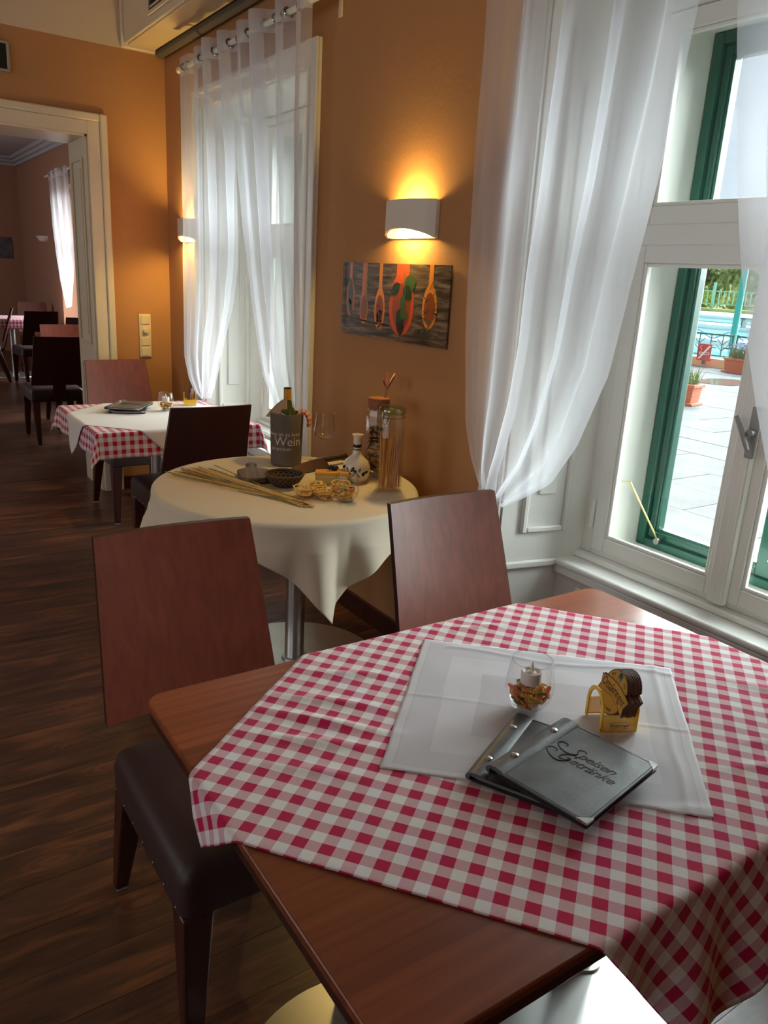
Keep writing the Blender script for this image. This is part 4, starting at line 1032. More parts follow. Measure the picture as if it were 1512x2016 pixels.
for k in range(95):
    a = rnd.uniform(0, 2*PI); r_ = .041*math.sqrt(rnd.random()); tw = rnd.uniform(.1, .5); l_ = rnd.uniform(.195, .222)
    mb.tube([(r_*math.cos(a), r_*math.sin(a), .0095), (r_*math.cos(a+tw), r_*math.sin(a+tw), l_)], .0013, 5)
o = mb.build('spaghetti', mat('amber_spaghetti', (232, 166, 88), .5), loc=(1.579, 2.28, ZT)); tag(o, 'amber spaghetti standing upright inside the clip top jar', 'pasta', kind='stuff')

t = thing('storage_jar', (1.648, 2.475, ZT), R(5), 'tall cork stoppered glass jar of bow tie pasta behind the spaghetti jar', 'jar')
jar_body(t, .046, .278, 8, M_jar)
MB().lathe([(.036, .264), (.042, .2785), (.0425, .305), (.041, .309), (.001, .31)], 32).build('cork', mat('cork', (150, 92, 58), .8, bump=.4, bscale=150, var=.25, vscale=90), t)
MB().tube([(.0425*math.cos(2*PI*i/32), .0425*math.sin(2*PI*i/32), .272) for i in range(32)], .0035, 6, closed=True).build('neck_ring', M_jar, t)
def bow(m):
    vs = []; fs = []
    for i in range(7):
        for j in range(5):
            u = -1+i/3; v = -1+j/2; w_ = .0045+.0085*abs(u)
            vs.append((u*.017, v*w_*.8, .004*math.sin(v*3.4)*(1-.6*abs(u))+.002*u))
    for i in range(6):
        for j in range(4): a = i*5+j; fs.append((a, a+1, a+6, a+5))
    return MB().add(vs, fs).mesh('bow_tie_pasta', m, 60)
BOW = [bow(mat('dark_green_bow_pasta', (52, 54, 38), .6)), bow(mat('red_bow_pasta', (168, 84, 52), .6)), bow(mat('cream_bow_pasta', (198, 160, 110), .6))]
rnd = random.Random(9); zz = .016
for lv in range(13):
    for k in range(5):
        a = k*2*PI/5+lv*.7; r_ = .026; c = rnd.choice((0, 0, 1, 2)) if lv > 3 else rnd.choice((0, 1, 1, 2))
        o = bpy.data.objects.new('bow_tie_pasta', BOW[c]); col.objects.link(o)
        o.location = (1.648+r_*math.cos(a), 2.475+r_*math.sin(a), ZT+zz+rnd.uniform(-.002, .002)); o.rotation_euler = (rnd.uniform(.4, 1.3), rnd.uniform(-.6, .6), a+PI/2+rnd.uniform(-.4, .4))
        tag(o, '%s bow tie pasta inside the cork stoppered jar' % ('dark green', 'reddish', 'cream')[c], 'pasta', 'bow tie pasta in the cork jar')
    zz += .0145
t = thing('decorative_pick', (1.712, 2.535, ZT), 0, 'thin stick topped with red and cream petals rising behind the cork jar', 'decoration')
MB().tube([(0, 0, 0), (-.006, -.012, .30), (-.010, -.03, .335)], .0016, 6).build('stick', mat('brown_stick', (140, 90, 60), .7), t)
rnd = random.Random(2)
for k in range(6):
    a = k*PI/3; d = Vector((math.cos(a)*.5, math.sin(a)*.5, 1)).normalized(); s_ = d.cross(Vector((0, 0, 1))).normalized(); n_ = d.cross(s_); l_ = rnd.uniform(.045, .075)
    MB().ell((0, 0, l_/2), (.008, .0016, l_/2), 8).build('petal', mat('red_petal', (150, 50, 44), .5) if k % 2 else mat('cream_petal', (220, 180, 140), .5), t).data.transform(frame((-.010, -.03, .333), s_, n_, d))

tumbler((1.354, 2.206, ZT), 'stemless glass of coloured pasta without candle on the round table', 'pasta filled tumblers', .97)
pasta_fill(1.354, 2.206, ZT, [(.014, .021, 5), (.024, .028, 8), (.034, .032, 9), (.044, .032, 8)], 'pasta in the display glass', 'in the stemless glass on the round table', 8)

t = thing('cheese_box', (1.425, 2.44, ZT), R(-22), 'wedge shaped cheese box with orange lid carrying a mouse', 'cheese box')
wd_ = [(-.062, -.026), (.062, -.030), (.056, .028), (-.052, .020)]
MB().prism(wd_, 0, .038).build('base', mat('pale_cheese_side', (200, 176, 116), .5), t, bevel=.003)
MB().prism([(x*1.04, y*1.06) for x, y in wd_], .038, .05).build('lid', mat('orange_cheese_lid', (228, 164, 70), .4), t, bevel=.003)
t = thing('mouse_figure', (1.435, 2.435, ZT+.05), R(160), 'small dark metal mouse figure sitting on the cheese box', 'figurine')
M_pew = mat('dark_pewter', (60, 58, 62), .35, metal=.8)
mb = MB().ell((0, 0, .010), (.018, .010, .010)).ell((.017, 0, .010), (.010, .007, .007)).ell((.026, 0, .008), (.004, .003, .003)).tube([(-.016, 0, .006), (-.026, .004, .003), (-.03, .012, .0022)], .0013, 6)
mb.build('body', M_pew, t)
for s in (-1, 1): MB().ell((.013, s*.006, .018), (.002, .005, .005)).build('ear', M_pew, t)

t = thing('cutting_board', (1.195, 2.615, ZT), math.atan2(.26, .09), 'small dark wooden cutting board with knob handle on the round table', 'cutting board')
MB().prism([(-.09, -.035), (-.065, -.062), (.055, -.062), (.088, -.02), (.12, -.0135), (.135, -.02), (.15, -.022), (.166, -.014), (.172, 0), (.166, .014), (.15, .022), (.135, .02), (.12, .0135), (.088, .02), (.055, .062), (-.065, .062), (-.09, .035)], 0, .022).build('board', wood('grey_board_wood', (72, 54, 42), (100, 78, 62), (124, 98, 78), rough=.6, sx=3, sy=50), t, bevel=.006, smooth=40)
t = thing('pierced_bowl', (1.250, 2.475, ZT), 0, 'small dark brown bowl pierced with holes in front of the cooler', 'bowl')
pr = [(.030, .0), (.040, .004), (.056, .02), (.066, .036), (.069, .044)]
vs = []; fs = []; sg = 40
pr2 = []
for i in range(13):
    s = i/12*(len(pr)-1); j = min(int(s), len(pr)-2); f = s-j; pr2.append((pr[j][0]+(pr[j+1][0]-pr[j][0])*f, pr[j][1]+(pr[j+1][1]-pr[j][1])*f))
for r_, z in pr2:
    for k in range(sg): a = 2*PI*k/sg; vs.append((r_*math.cos(a), r_*math.sin(a), z))
for i in range(12):
    for k in range(sg):
        fs.append((i*sg+k, i*sg+(k+1) % sg, (i+1)*sg+(k+1) % sg, (i+1)*sg+k))
fs.append(tuple(range(sg-1, -1, -1)))
M_dkw = mat('dark_brown_clay', (86, 62, 46), .6, bump=.3, bscale=90)
bo = MB().add(vs, fs).build('body', M_dkw, t, solid=.004, smooth=50)
bo.data.materials.append(mat('hole_shade', (22, 15, 12), .9))  # solid faces coloured dark for the shade inside the holes
for p_ in bo.data.polygons:
    if len(p_.vertices) == 4:
        i, k = divmod(p_.index, sg)
        if i in (2, 4, 6, 8, 10) and (k+i//2) % 2 == 0: p_.material_index = 1
MB().tube([(.0695*math.cos(2*PI*i/40), .0695*math.sin(2*PI*i/40), .045) for i in range(40)], .004, 8, closed=True).build('rim', M_dkw, t)
# knife leaning on its edge
kd = Vector((.31, .075, 0)).normalized(); kn = Vector((-kd.y, kd.x, 0))
t = thing('kitchen_knife', (1.375, 2.60, ZT), math.atan2(kd.y, kd.x), 'large dark bladed knife with black handle between cooler and cheese box', 'knife')
Mk = Matrix.Rotation(R(38), 4, 'X')
bl = [(-.10, .0), (.17, .0), (.175, .058), (.10, .056), (.02, .046), (-.05, .026)]
MB().prism(bl, 0, .003, Mk).build('blade', mat('dark_blade', (72, 44, 36), .35, metal=.3), t, bevel=.0008)
MB().tube([Mk @ Vector((.172, .044, .0015)), Mk @ Vector((.2, .046, .0015)), Mk @ Vector((.25, .044, .0015)), Mk @ Vector((.29, .046, .0015))], [.009, .011, .010, .012], 10).build('handle', mat('black_handle', (40, 26, 24), .4), t)

def nest(seed):
    rnd = random.Random(seed); mb = MB()
    for k in range(14):
        r_ = rnd.uniform(.012, .034); cx, cy2 = rnd.uniform(-.014, .014), rnd.uniform(-.014, .014); a0_ = rnd.uniform(0, 6.28); tl = rnd.uniform(-.6, .6); z0 = .006+.0021*k
        p = []
        for i in range(17):
            a = a0_+i/16*rnd.uniform(5.2, 5.6); rr = r_*(1+.12*math.sin(3*a+k))
            p.append((cx+rr*math.cos(a), cy2+rr*math.sin(a), max(.003, z0+.45*rr*tl*math.sin(a)+.002*math.sin(5*a))))
        mb.tube(p, .0034, 6, flat=.4)
    return mb
M_tag = mat('egg_tagliatelle', (226, 184, 104), .55)
for k, (x, y, sd_, lb) in enumerate(((1.245, 2.315, 1, 'left nest of egg tagliatelle beside the loose spaghetti'), (1.315, 2.345, 2, 'upper nest of egg tagliatelle leaning by the pierced bowl'), (1.305, 2.272, 3, 'front nest of egg tagliatelle beside the pasta glass'), (1.385, 2.30, 4, 'right nest of egg tagliatelle between cheese box and glass'))):
    tag(nest(sd_).build('tagliatelle_nest', M_tag, loc=(x, y, ZT), smooth=60), lb, 'pasta', 'tagliatelle nests')
# loose spaghetti fan
SPC = [('yellow', mat('yellow_spaghetti', (230, 184, 92), .5)), ('red', mat('red_spaghetti', (172, 84, 60), .5)), ('green', mat('green_spaghetti', (140, 128, 62), .5)), ('pale', mat('pale_spaghetti', (226, 190, 126), .5))]
rnd = random.Random(11); A_ = Vector((1.02, 2.80)); B_ = Vector((1.195, 2.225))
for k in range(64):
    c, m = SPC[rnd.choice((0, 0, 1, 2, 3))]; off = rnd.gauss(0, 1)
    dv = (B_-A_).normalized(); pv = Vector((-dv.y, dv.x)); s0 = rnd.uniform(-.04, .05); s1 = rnd.uniform(-.05, .05)
    p0 = A_+pv*(off*.036)+dv*s0; p1 = B_+pv*(rnd.gauss(0, 1)*.012)+dv*s1; mid = (p0+p1)/2+pv*rnd.uniform(-.01, .01); lay = .0016+.0016*rnd.randrange(6)
    pts = [(p0.x, p0.y, lay), ((p0.x+mid.x)/2, (p0.y+mid.y)/2, lay), (mid.x, mid.y, lay+.001), (p1.x, p1.y, lay)]
    if k < 14: pts = [(p0.x-dv.x*.012+pv.x*.006, p0.y-dv.y*.012+pv.y*.006, lay), (p0.x-dv.x*.012, p0.y-dv.y*.012, lay+.001)] + pts
    o = MB().tube([(x-1.1, y-2.5, z) for x, y, z in pts], .0017, 6).build('spaghetti_strand', m, loc=(1.1, 2.5, ZT))
    tag(o, '%s dry spaghetti strand in the loose fan on the round table' % c, 'pasta', 'loose spaghetti on the round table')

# ---------------------------------------------------------------- food picture (flat print on glass)
t = thing('wall_picture', (XW-.012, 2.643, 1.412), 0, 'glass wall picture of wooden spoons with herbs under the wall lamp', 'picture')
PW, PH = .375, .147
MB().box((0, -PW, -PH), (.006, PW, PH)).build('glass_panel', wood('printed_weathered_planks', (34, 26, 22), (96, 78, 64), (150, 128, 108), rough=.32, sx=7, sy=55, axis='Y', bump=0), t)
for y in (-.3, .3): MB().box((.0061, y-.02, -.02), (.012, y+.02, .02)).build('standoff', M_steel, t)
def pr_(name, pts, k, m, par=t):   # printed shape: u right (as seen from the room), v up
    n = len(pts); d = -.0004-.0003*k
    return MB().add([(d, -u, v) for u, v in pts], [tuple(range(n-1, -1, -1)), ]).build(name, m, par, smooth=0)
def spoonpts(u, v0, v1, w, neck, s0=.42):
    out = []; n = 30; L_ = v0-v1
    for i in range(n+1):
        s = i/n; q = (s-s0)/(1-s0); hb = w*math.sqrt(max(0, 1-((q-.55)/.55)**2 if q < .55 else 1-((q-.55)/.45)**2)) if q >= 0 else 0
        hn = neck*(1+.25*max(0, s-.1)) if q < .3 else 0
        out.append((max(hb, hn), v0-L_*s))
    return [(u-h, v) for h, v in out]+[(u+h, v) for h, v in reversed(out)]
ell = lambda cu, cv, a, b, rot=0, n=16: [(cu+a*math.cos(2*PI*i/n)*math.cos(rot)-b*math.sin(2*PI*i/n)*math.sin(rot), cv+a*math.cos(2*PI*i/n)*math.sin(rot)+b*math.sin(2*PI*i/n)*math.cos(rot)) for i in range(n)]
Mo = [mat('print_spoon_a', (206, 112, 58), .3), mat('print_spoon_b', (226, 140, 56), .3), mat('print_spoon_c', (206, 84, 40), .3)]
Md = mat('print_spoon_hollow', (150, 72, 40), .3); Mg1 = mat('print_leaf_dark', (34, 58, 30), .3); Mg2 = mat('print_leaf', (66, 92, 44), .3); Mg3 = mat('print_sprig', (104, 116, 74), .3); Mbk = mat('print_dark', (34, 24, 22), .3); Mpk = mat('print_pepper', (140, 60, 36), .3)
cols5 = [(-.305, .147, -.072, .033, .010, .30, Mo[0]), (-.195, .147, -.10, .032, .018, .42, Mo[0]), (-.075, .147, -.112, .038, .011, .36, Mo[1]), (.078, .147, -.125, .084, .042, .10, Mo[2]), (.262, .147, -.085, .046, .013, .30, Mo[1])]
for (u, v0, v1, w_, nk, s0, m) in cols5:
    pr_('printed_spoon', spoonpts(u, v0, v1, w_, nk, s0), 1, m)
    hb = (v0-v1)*(1-s0); pr_('printed_hollow', ell(u, v1+hb*.46, w_*.74, hb*.36, 0, 24), 2, Md)
pr_('printed_leaf', ell(-.305, .03, .017, .055, .08), 3, Mg1); pr_('printed_leaf', ell(-.303, -.035, .014, .035, .35), 3, Mg1)
for i in range(16):
    v = .12-.012*i; pr_('printed_needle', ell(-.175-.001*i+.012*(i % 2), v, .018, .003, R(60 if i % 2 else 115), 8), 3, Mg3)
rnd = random.Random(4)
for i in range(34):
    a = rnd.uniform(0, 6.28); q = math.sqrt(rnd.random()); pr_('printed_peppercorn', ell(-.075+.022*q*math.cos(a), -.055+.052*q*math.sin(a), .006, .006, 0, 8), 3+i % 2, (Mbk, Mpk, mat('print_gold', (190, 140, 80), .3) if i < 2 else Mbk)[i % 3])
def leafp(cu, cv, l_, w_, ro):
    p = [(t_*l_, w_*math.sin(PI*((t_+1)/2)**.8)) for t_ in [-1+i/8 for i in range(17)]]; p += [(x, -y) for x, y in reversed(p[1:-1])]
    return [(cu+x*math.cos(ro)-y*math.sin(ro), cv+x*math.sin(ro)+y*math.cos(ro)) for x, y in p]
for k, (cu, cv, a, b, ro, m) in enumerate(((.030, .050, .040, .022, R(215), Mg1), (.132, .075, .042, .034, R(20), Mg2), (.118, .040, .036, .026, R(-35), Mg1), (.090, .005, .030, .020, R(80), Mg2), (.075, -.055, .040, .030, R(240), Mg1), (.100, -.040, .030, .022, R(-20), Mg2), (.080, -.095, .030, .024, R(270), Mbk))):
    pr_('printed_leaf', leafp(cu, cv, a, b, ro), 4+k*.5, m)
    pr_('printed_vein', [(cu-a*.8*math.cos(ro), cv-a*.8*math.sin(ro)), (cu+a*.8*math.cos(ro)+.001, cv+a*.8*math.sin(ro)), (cu+a*.8*math.cos(ro), cv+a*.8*math.sin(ro)+.0015)], 4.25+k*.5, Mg3)
pr_('printed_stem', [(.085, .12), (.090, .12), (.106, .03), (.102, .03)], 8, Mg3)
for i in range(26):
    u = .262+rnd.uniform(-.03, .06); v = rnd.uniform(-.1, .08); pr_('printed_herb', ell(u, v, .02, .0022, rnd.uniform(0, 3), 8), 3, (Mg3, Mg2, mat('print_straw', (190, 150, 80), .3) if i < 1 else Mg3)[i % 3])
pr_('printed_gap', [(-.375, -.075), (-.375, -.08), (.0, -.095), (.0, -.088)], 1, Mbk)
pr_('printed_gap', [(-.375, .058), (-.375, .052), (-.2, .050), (-.2, .054)], 0, Mbk)

# ---------------------------------------------------------------- dining room beyond the doorway
t = thing('dining_table', (1.72, 11.35, 0), 0, 'distant table with pink checked cloth in the dining room', 'table')
MB().prism(rrect(-.45, -.4, .45, .4, .03), .715, .75).build('tabletop', M_table, t); pedestal(t, 0, 0, .28, .036, .715)
def dc(cx, cyy, hx, hy, over):
    def f(u, v):
        x = (u-.5)*2*(hx+over); y = (v-.5)*2*(hy+over); fx, dx = fold(x, -hx, hx); fy, dy = fold(y, -hy, hy); d = max(dx, dy)+.3*min(dx, dy)
        return (cx+fx*(1+.06*(dx > 0)), cyy+fy*(1+.03*(dy > 0)), .752-d)
    return f
tag(MB().grid(dc(1.72, 11.35, .455, .405, .12), 40, 40, lambda u, v: (u*1.1, v*1)).build('tablecloth', M_ging, solid=.001), 'pink checked cloth on the distant dining room table', 'tablecloth')
t = thing('dining_table', (2.0, 8.75, 0), 0, 'distant table half hidden by the door jamb in the dining room', 'table')
MB().prism(rrect(-.4, -.4, .4, .4, .03), .715, .75).build('tabletop', M_table, t); pedestal(t, 0, 0, .28, .036, .715)
tag(MB().grid(dc(2.0, 8.75, .30, .30, 0), 10, 10).build('top_cloth', M_napk), 'white cloth on the distant table beside the door jamb', 'tablecloth')
menu((1.86, 8.72, .7535), R(20), .18, .24, 'dark menu folder on the distant table beside the door jamb', False, None)
t = thing('wall_picture', (2.1, YN-.012, 1.645), 0, 'small dark picture on the far wall of the dining room', 'picture')
MB().box((-.2, 0, -.165), (.2, .012, .165)).build('canvas', mat('dark_print', (96, 92, 96), .4, var=.5, vscale=9), t)
t = thing('ceiling_grille', (1.75, 9.2, ZN), 0, 'white slatted air grille in the dining room ceiling', 'vent')
ring(MB(), -.3, .3, -.3, .3, -.02, 0, .04).build('frame', M_white, t)
for k in range(8): MB().box((-.26, -.25+k*.066, -.016), (.26, -.22+k*.066, -.003)).build('grille_slat', M_white, t)

# ---------------------------------------------------------------- outside
ZG = -.15
tr = struct('ground')
MB().box((XO, -12, ZG-.3), (18.0, 40, ZG-.03)).build('terrace_bed', mat('dark_joint', (96, 94, 90), .9), tr)
M_slab = mat('darkened_wet_concrete', (108, 109, 110), .85, spec=.15, bump=.25, bscale=30, var=.16, vscale=2.2)  # slab colour darkened further to hold down the bright outdoor light
sm = MB().box((-.355, -.715, -.03), (.355, .715, 0)).mesh('paving_slab', M_slab, 0)
i = 0
xx = XO+.37
while xx < 17.3:
    j = 0; yy = .33*xx-1.2+(.72 if i % 2 else 0)
    yy = math.floor(yy/1.44)*1.44+(.72 if i % 2 else 0)
    while yy < .85*xx+1.2:
        o = bpy.data.objects.new('paving_slab', sm); col.objects.link(o); o.parent = tr; o.location = (xx, yy, ZG+random.uniform(-.004, .002)); o.rotation_euler = (0, 0, 0)
        yy += 1.44
    xx += .72; i += 1
M_pud = mat('puddle_water', (120, 110, 104), .04, spec=.8)
pts = [(14.75+.75*math.cos(a)*(1+.15*math.sin(3*a)), 9.45+.55*math.sin(a)*(1+.2*math.sin(2*a+1))) for a in [2*PI*i/28 for i in range(28)]]
tag(MB().prism(pts, ZG+.001, ZG+.004).build('puddle', M_pud), 'shallow puddle lying on the wet terrace between the planters', 'puddle')
M_tc = mat('terracotta', (190, 108, 76), .75, bump=.2, bscale=60)
def planter(loc, rz, L_, label, plant_label, kind):
    t = thing('planter', loc, rz, label, 'planter')
    h = .33; w_ = .17
    for k in range(8 if kind == 'grass' else 1):
        n = 8 if kind == 'grass' else 1; z0 = .04+k*(h-.09)/n; z1 = .04+(k+1)*(h-.09)/n; e0 = .03*(1-(z0/h)); e1 = .03*(1-z1/h)
        MB().hexa([(-L_+e0, -w_+e0, z0), (L_-e0, -w_+e0, z0), (L_-e0, w_-e0, z0), (-L_+e0, w_-e0, z0)], [(-L_+e1-.004, -w_+e1-.004, z1-.002), (L_-e1+.004, -w_+e1-.004, z1-.002), (L_-e1+.004, w_-e1+.004, z1-.002), (-L_+e1-.004, w_-e1+.004, z1-.002)]).build('body_band', M_tc, t, bevel=.003)
    ring(MB(), -L_-.02, L_+.02, -w_-.02, w_+.02, h-.055, h, .035)
    mb = MB(); mb.box((-L_-.025, -w_-.025, h-.05), (L_+.025, -w_+.03, h)).box((-L_-.025, w_-.03, h-.05), (L_+.025, w_+.025, h)).box((-L_-.025, -w_+.03, h-.05), (-L_+.03, w_-.03, h)).box((L_-.03, -w_+.03, h-.05), (L_+.025, w_-.03, h)); mb.build('rim', M_tc, t, bevel=.008)
    MB().box((-L_+.03, -w_+.03, h-.08), (L_-.03, w_-.03, h-.03)).build('soil', mat('soil', (60, 44, 34), .9), t)
    MB().box((-L_-.03, -w_-.03, 0), (L_+.03, w_+.03, .04)).build('saucer', M_tc, t, bevel=.008)
    mb = MB(); rnd = random.Random(int(loc[0]))
    for k in range(260 if kind == 'grass' else 420):
        x, y = rnd.uniform(-L_+.05, L_-.05), rnd.uniform(-w_+.05, w_-.05); hh = rnd.uniform(.12, .3); lx, ly = rnd.uniform(-.12, .12), rnd.uniform(-.1, .1); b = .005
        mb.add([(x-b, y, h-.03), (x+b, y, h-.03), (x+lx*.4+b, y+ly*.4, h+hh*.6), (x+lx*.4-b, y+ly*.4, h+hh*.6), (x+lx, y+ly, h+hh)], [(0, 1, 2, 3), (3, 2, 4)])
    p = mb.build('potted_plant', mat('grass_green' if kind == 'grass' else 'lavender_green', (110, 140, 66) if kind == 'grass' else (120, 128, 92), .7), loc=loc, smooth=0); p.rotation_euler = (0, 0, rz)
    tag(p, plant_label, 'plant', kind='stuff')
    if kind != 'grass':
        mb = MB()
        for k in range(150):
            x, y = rnd.uniform(-L_-.02, L_+.02), rnd.uniform(-w_, w_); mb.ell((x, y, h+rnd.uniform(.2, .36)), (.009, .009, .022), 5)
        f = mb.build('lavender_blossom', mat('lavender_bloom', (150, 146, 176), .8), p); f['kind'] = 'stuff'
planter((10.88, 7.86, ZG), R(100), .45, 'ribbed terracotta planter with green grass nearer the window outside', 'tuft of green grass growing in the ribbed planter', 'grass')
planter((17.05, 10.45, ZG), R(90), .42, 'smooth terracotta planter of lavender beside the low wall outside', 'flowering lavender growing in the smooth planter', 'lavender')
sbuild(MB().box((17.55, 5, ZG-.1), (17.8, 32, .06)), 'wall_terrace', mat('peach_render', (226, 172, 130), .85, bump=.3, bscale=30))
M_rail = mat('dark_green_metal', (40, 92, 84), .5)
for k in range(10):
    y0 = 6+k*1.3
    t = thing('railing_panel', (17.66, y0, .06), 0, 'green metal railing panel with chevron bars on the low terrace wall', 'railing', 'railing panels on the terrace wall')
    mb = MB(); 
    for y in (0, 1.2): mb.box((-.02, y, 0), (.02, y+.04, .62))
    mb.box((-.02, .04, .56), (.02, 1.2, .6)).box((-.02, .04, .06), (.02, 1.2, .09)); mb.build('frame', M_rail, t)
    for y in (.3, .62, .94): MB().box((-.012, y-.012, .09), (.012, y+.012, .56)).build('bar', M_rail, t)
    for y, zb in ((.3, .2), (.3, .34), (.94, .2), (.94, .34)):
        for s in (-1, 1): MB().tube([(0, y, zb), (0, y+s*.16, zb+.14)], .011, 5).build('chevron_bar', M_rail, t)
    for z in (.25, .4): MB().box((-.012, .45, z), (.012, .608, z+.025)).build('key_bar', M_rail, t)
t = thing('no_smoking_sign', (17.45, 11.82, .20), 0, 'red no smoking sign with white cigarette and diagonal on the terrace wall', 'sign')
MB().box((0, -.19, -.2), (.012, .19, .2)).build('plate', mat('sign_red', (190, 38, 34), .4), t)
MB().box((.012, -.03, -.3), (.05, .03, .15)).build('post', M_rail, t)
M_sw = mat('sign_white', (232, 226, 220), .5)
def sgn(pts, nm): MB().add([(-.001, -u, v) for u, v in pts]+[(-.0002, -u, v) for u, v in pts], [tuple(range(len(pts)-1, -1, -1))]).build(nm, M_sw, t, smooth=0)
sgn([(-.16, -.17), (-.10, -.17), (.17, .16), (.11, .16)], 'diagonal_stripe')
MB().box((-.003, -.15, -.06), (-.001, .13, -.045)).box((-.003, -.15, -.015), (-.001, .13, 0)).box((-.003, .115, -.045), (-.001, .13, -.015)).box((-.003, -.15, -.045), (-.001, -.135, -.015)).build('cigarette', M_sw, t)
MB().tube([(-.002, .10-.03*math.sin(k*.9), .03+k*.016) for k in range(9)], .006, 5).build('smoke_curl', M_sw, t)
# pools
M_water = mat('pool_water', (104, 184, 204), .08, bump=.3, bscale=3); M_cope = mat('pale_coping', (226, 226, 220), .6)
sbuild(MB().box((18.0, -10, -1.2), (29, 60, -.35)).box((27, -10, -.35), (29, 60, 0)).box((29, -10, -1.2), (38, 60, -.2)).box((35, -10, -.2), (38, 60, .25)).box((38, -10, -1), (43, 60, 0)).box((43, -10, -1), (54, 60, .5)).box((18.0, -10, -.35), (19, 60, ZG)), 'ground_pool_deck', M_cope)
sbuild(MB().box((54, -20, -1), (150, 160, .72)), 'ground_lawn', mat('lawn', (150, 164, 96), .9, var=.2, vscale=.5))
for x0, x1, z, lb in ((19, 27, -.22, 'nearest turquoise pool basin behind the railing'), (29, 35, .02, 'middle turquoise pool basin behind the first coping'), (38, 43, .30, 'farthest turquoise pool basin below the far deck')):
    tag(MB().box((x0, -10, z-.02), (x1, 60, z)).build('pool_water', M_water), lb, 'pool')
t = thing('parasol_post', (26.2, 16.68, -.2), 0, 'tall green post standing by the pool outside', 'post')
MB().lathe([(.14, -.03), (.12, .05), (.11, 3.6), (.10, 4.6)], 16).build('shaft', mat('teal_post', (40, 140, 124), .5), t); MB().lathe([(.3, -.03), (.3, .02), (.16, .06)], 20).build('foot', M_rail, t)
for k, yy in enumerate((17.9, 15.4)):
    o = MB().tube([(0, 1.1-.11*i, .13*math.sin(i*.5)+.30) for i in range(22)], .035, 8).build('water_tube', mat('blue_tube', (110, 150, 190), .4), loc=(26.9, yy, -.12))
    tag(o, 'wavy blue tube by the pool %s the green post' % ('left of' if k == 0 else 'right of'), 'tube')
t = thing('bench', (34.2, 20.6, .25), R(90), 'dark flat bench on the coping beyond the middle pool', 'bench')
MB().box((-.9, -.2, .38), (.9, .2, .45)).build('seat', M_rail, t)
for x in (-.8, .74): MB().box((x, -.18, 0), (x+.06, .18, .38)).build('leg', M_rail, t)
M_fr = mat('pale_green_fence', (110, 170, 150), .6)
for k in range(12):
    y0 = 26+k*2.2
    t = thing('pool_fence', (54.6, y0, .72), 0, 'pale green fence panel in front of the distant trees', 'fence', 'fence panels before the trees')
    mb = MB()
    for y in (0, 2.1): mb.box((-.05, y, 0), (.05, y+.1, 1.9))
    mb.build('post', M_fr, t); MB().box((-.03, .1, 1.25), (.03, 2.1, 1.31)).box((-.03, .1, .3), (.03, 2.1, .36)).build('rail', M_fr, t)
    for y in (.5, .9, 1.3, 1.7): MB().box((-.03, y, .36), (.03, y+.05, 1.25)).build('bar', M_fr, t)
def tree(loc, h, w_, rgb, label, grp, seed, cone=False, n=5200):
    t = thing('garden_tree', loc, 0, label, 'tree', grp); rnd = random.Random(seed)
    MB().tube([(0, 0, 0), (.05, .05, h*.4), (0, 0, h*.8)], [.22, .15, .06], 8).build('trunk', mat('bark', (84, 70, 58), .9), t)
    mb = MB(); vs = []; fs = []
    cl = [(rnd.uniform(-.7, .7), rnd.uniform(-.7, .7), rnd.uniform(.2, .95)) for _ in range(26)]
    for k in range(n):
        c = rnd.choice(cl); wz = (1-c[2])*1.05+.1 if cone else (1-abs(c[2]-.55)*1.3)
        p = Vector((c[0]*w_*wz+rnd.gauss(0, .14)*w_*.7, c[1]*w_*wz+rnd.gauss(0, .14)*w_*.7, max(.15, c[2]*h+rnd.gauss(0, .06)*h)))
        q = Euler((rnd.uniform(0, 6), rnd.uniform(0, 6), rnd.uniform(0, 6))).to_matrix(); s = rnd.uniform(.22, .45); o = len(vs)
        vs += [p+q @ Vector((-s, 0, 0)), p+q @ Vector((0, -s*.5, 0)), p+q @ Vector((s, 0, 0)), p+q @ Vector((0, s*.5, 0))]; fs.append((o, o+1, o+2, o+3))
    MB().add(vs, fs).build('crown', mat('foliage', rgb, .8, var=.35, vscale=.8), t, smooth=0)
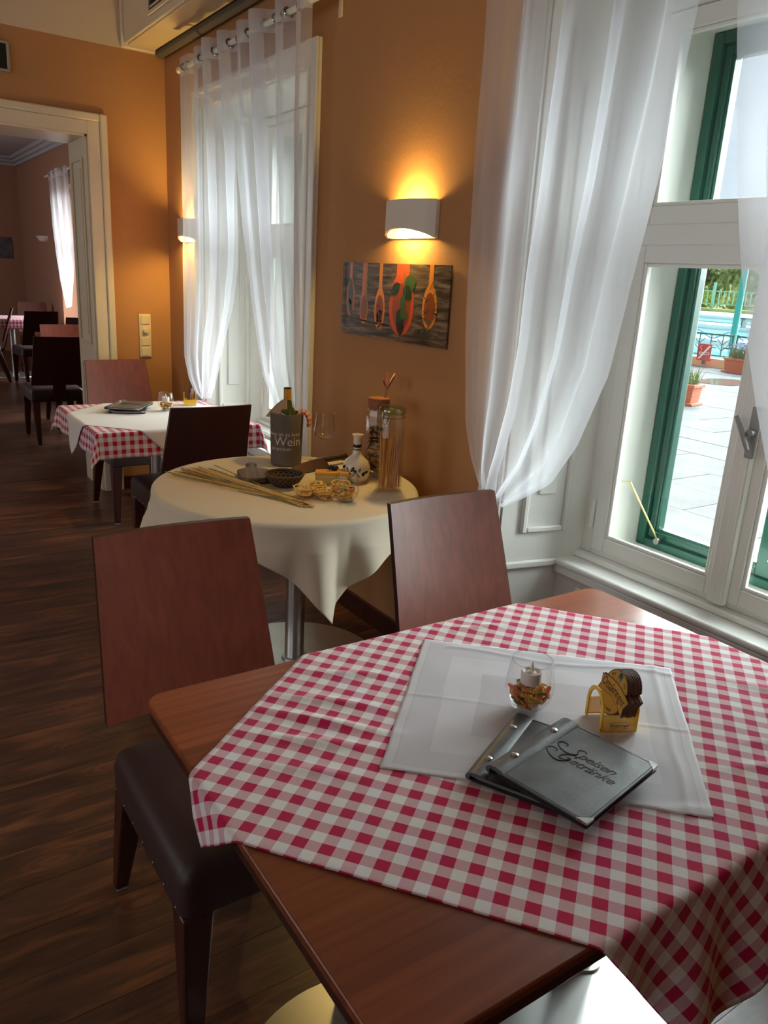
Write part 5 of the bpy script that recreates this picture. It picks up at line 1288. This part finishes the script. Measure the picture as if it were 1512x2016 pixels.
for k, (x, y, h, w_, rgb, lb, cn) in enumerate([(64, 48.5, 5.6, 3.2, (190, 186, 122), 'pale yellow green tree leftmost behind the pool fence', False), (70, 47.5, 7.4, 4.0, (134, 148, 98), 'broad dark evergreen tree behind the pool fence', True), (66, 41.5, 6.6, 3.4, (150, 162, 104), 'mid green conifer tree right of the broad evergreen', True), (62, 36.5, 6.4, 3.2, (162, 170, 112), 'light green tree behind the green post', False), (74, 60, 6.2, 3.4, (156, 160, 106), 'olive tree at the far left behind the others', False), (66, 31.5, 7.0, 3.6, (150, 160, 106), 'green tree seen through the right hand curtain', True)]):
    tree((x, y, .7), h, w_, rgb, lb, 'trees beyond the pools', 20+k, cn)
for k in range(7):
    x, y = 57.5, 30+k*3.4; rnd = random.Random(50+k); mb = MB(); vs = []; fs = []
    for q in range(420):
        d = Vector((rnd.gauss(0, .5), rnd.gauss(0, .6), abs(rnd.gauss(0, .55)))); s = rnd.uniform(.08, .18); o = len(vs); e = Euler((rnd.uniform(0, 6), rnd.uniform(0, 6), 0)).to_matrix()
        vs += [d+e @ Vector((-s, 0, 0)), d+e @ Vector((0, -s, 0)), d+e @ Vector((s, 0, 0)), d+e @ Vector((0, s, 0))]; fs.append((o, o+1, o+2, o+3))
    o = MB().add(vs, fs).build('garden_bush', mat('bush_leaf', (150, 168, 70) if k % 2 else (176, 178, 96), .8), loc=(x, y, .74), smooth=0)
    tag(o, 'small yellow green bush growing behind the pool fence', 'bush', 'bushes behind the pool fence')

def hedge_f(u, v):
    y = 20+u*75; z = .7+6.2*math.sin(PI*v*.5)*(1+.18*noise.noise((y*.12, 0, 1)))
    return (84-2.2*math.cos(PI*v*.5)+1.2*noise.noise((y*.5, z*.6, 2)), y+1.0*noise.noise((y*.4, z*.5, 7)), z+.7*noise.noise((y*.7, z, 5)))
tag(MB().grid(hedge_f, 220, 26).build('tall_hedge', mat('hedge_leaf', (150, 156, 108), .9, var=.45, vscale=1.6), smooth=0), 'long tall hazy hedge closing the view behind the garden trees', 'hedge')
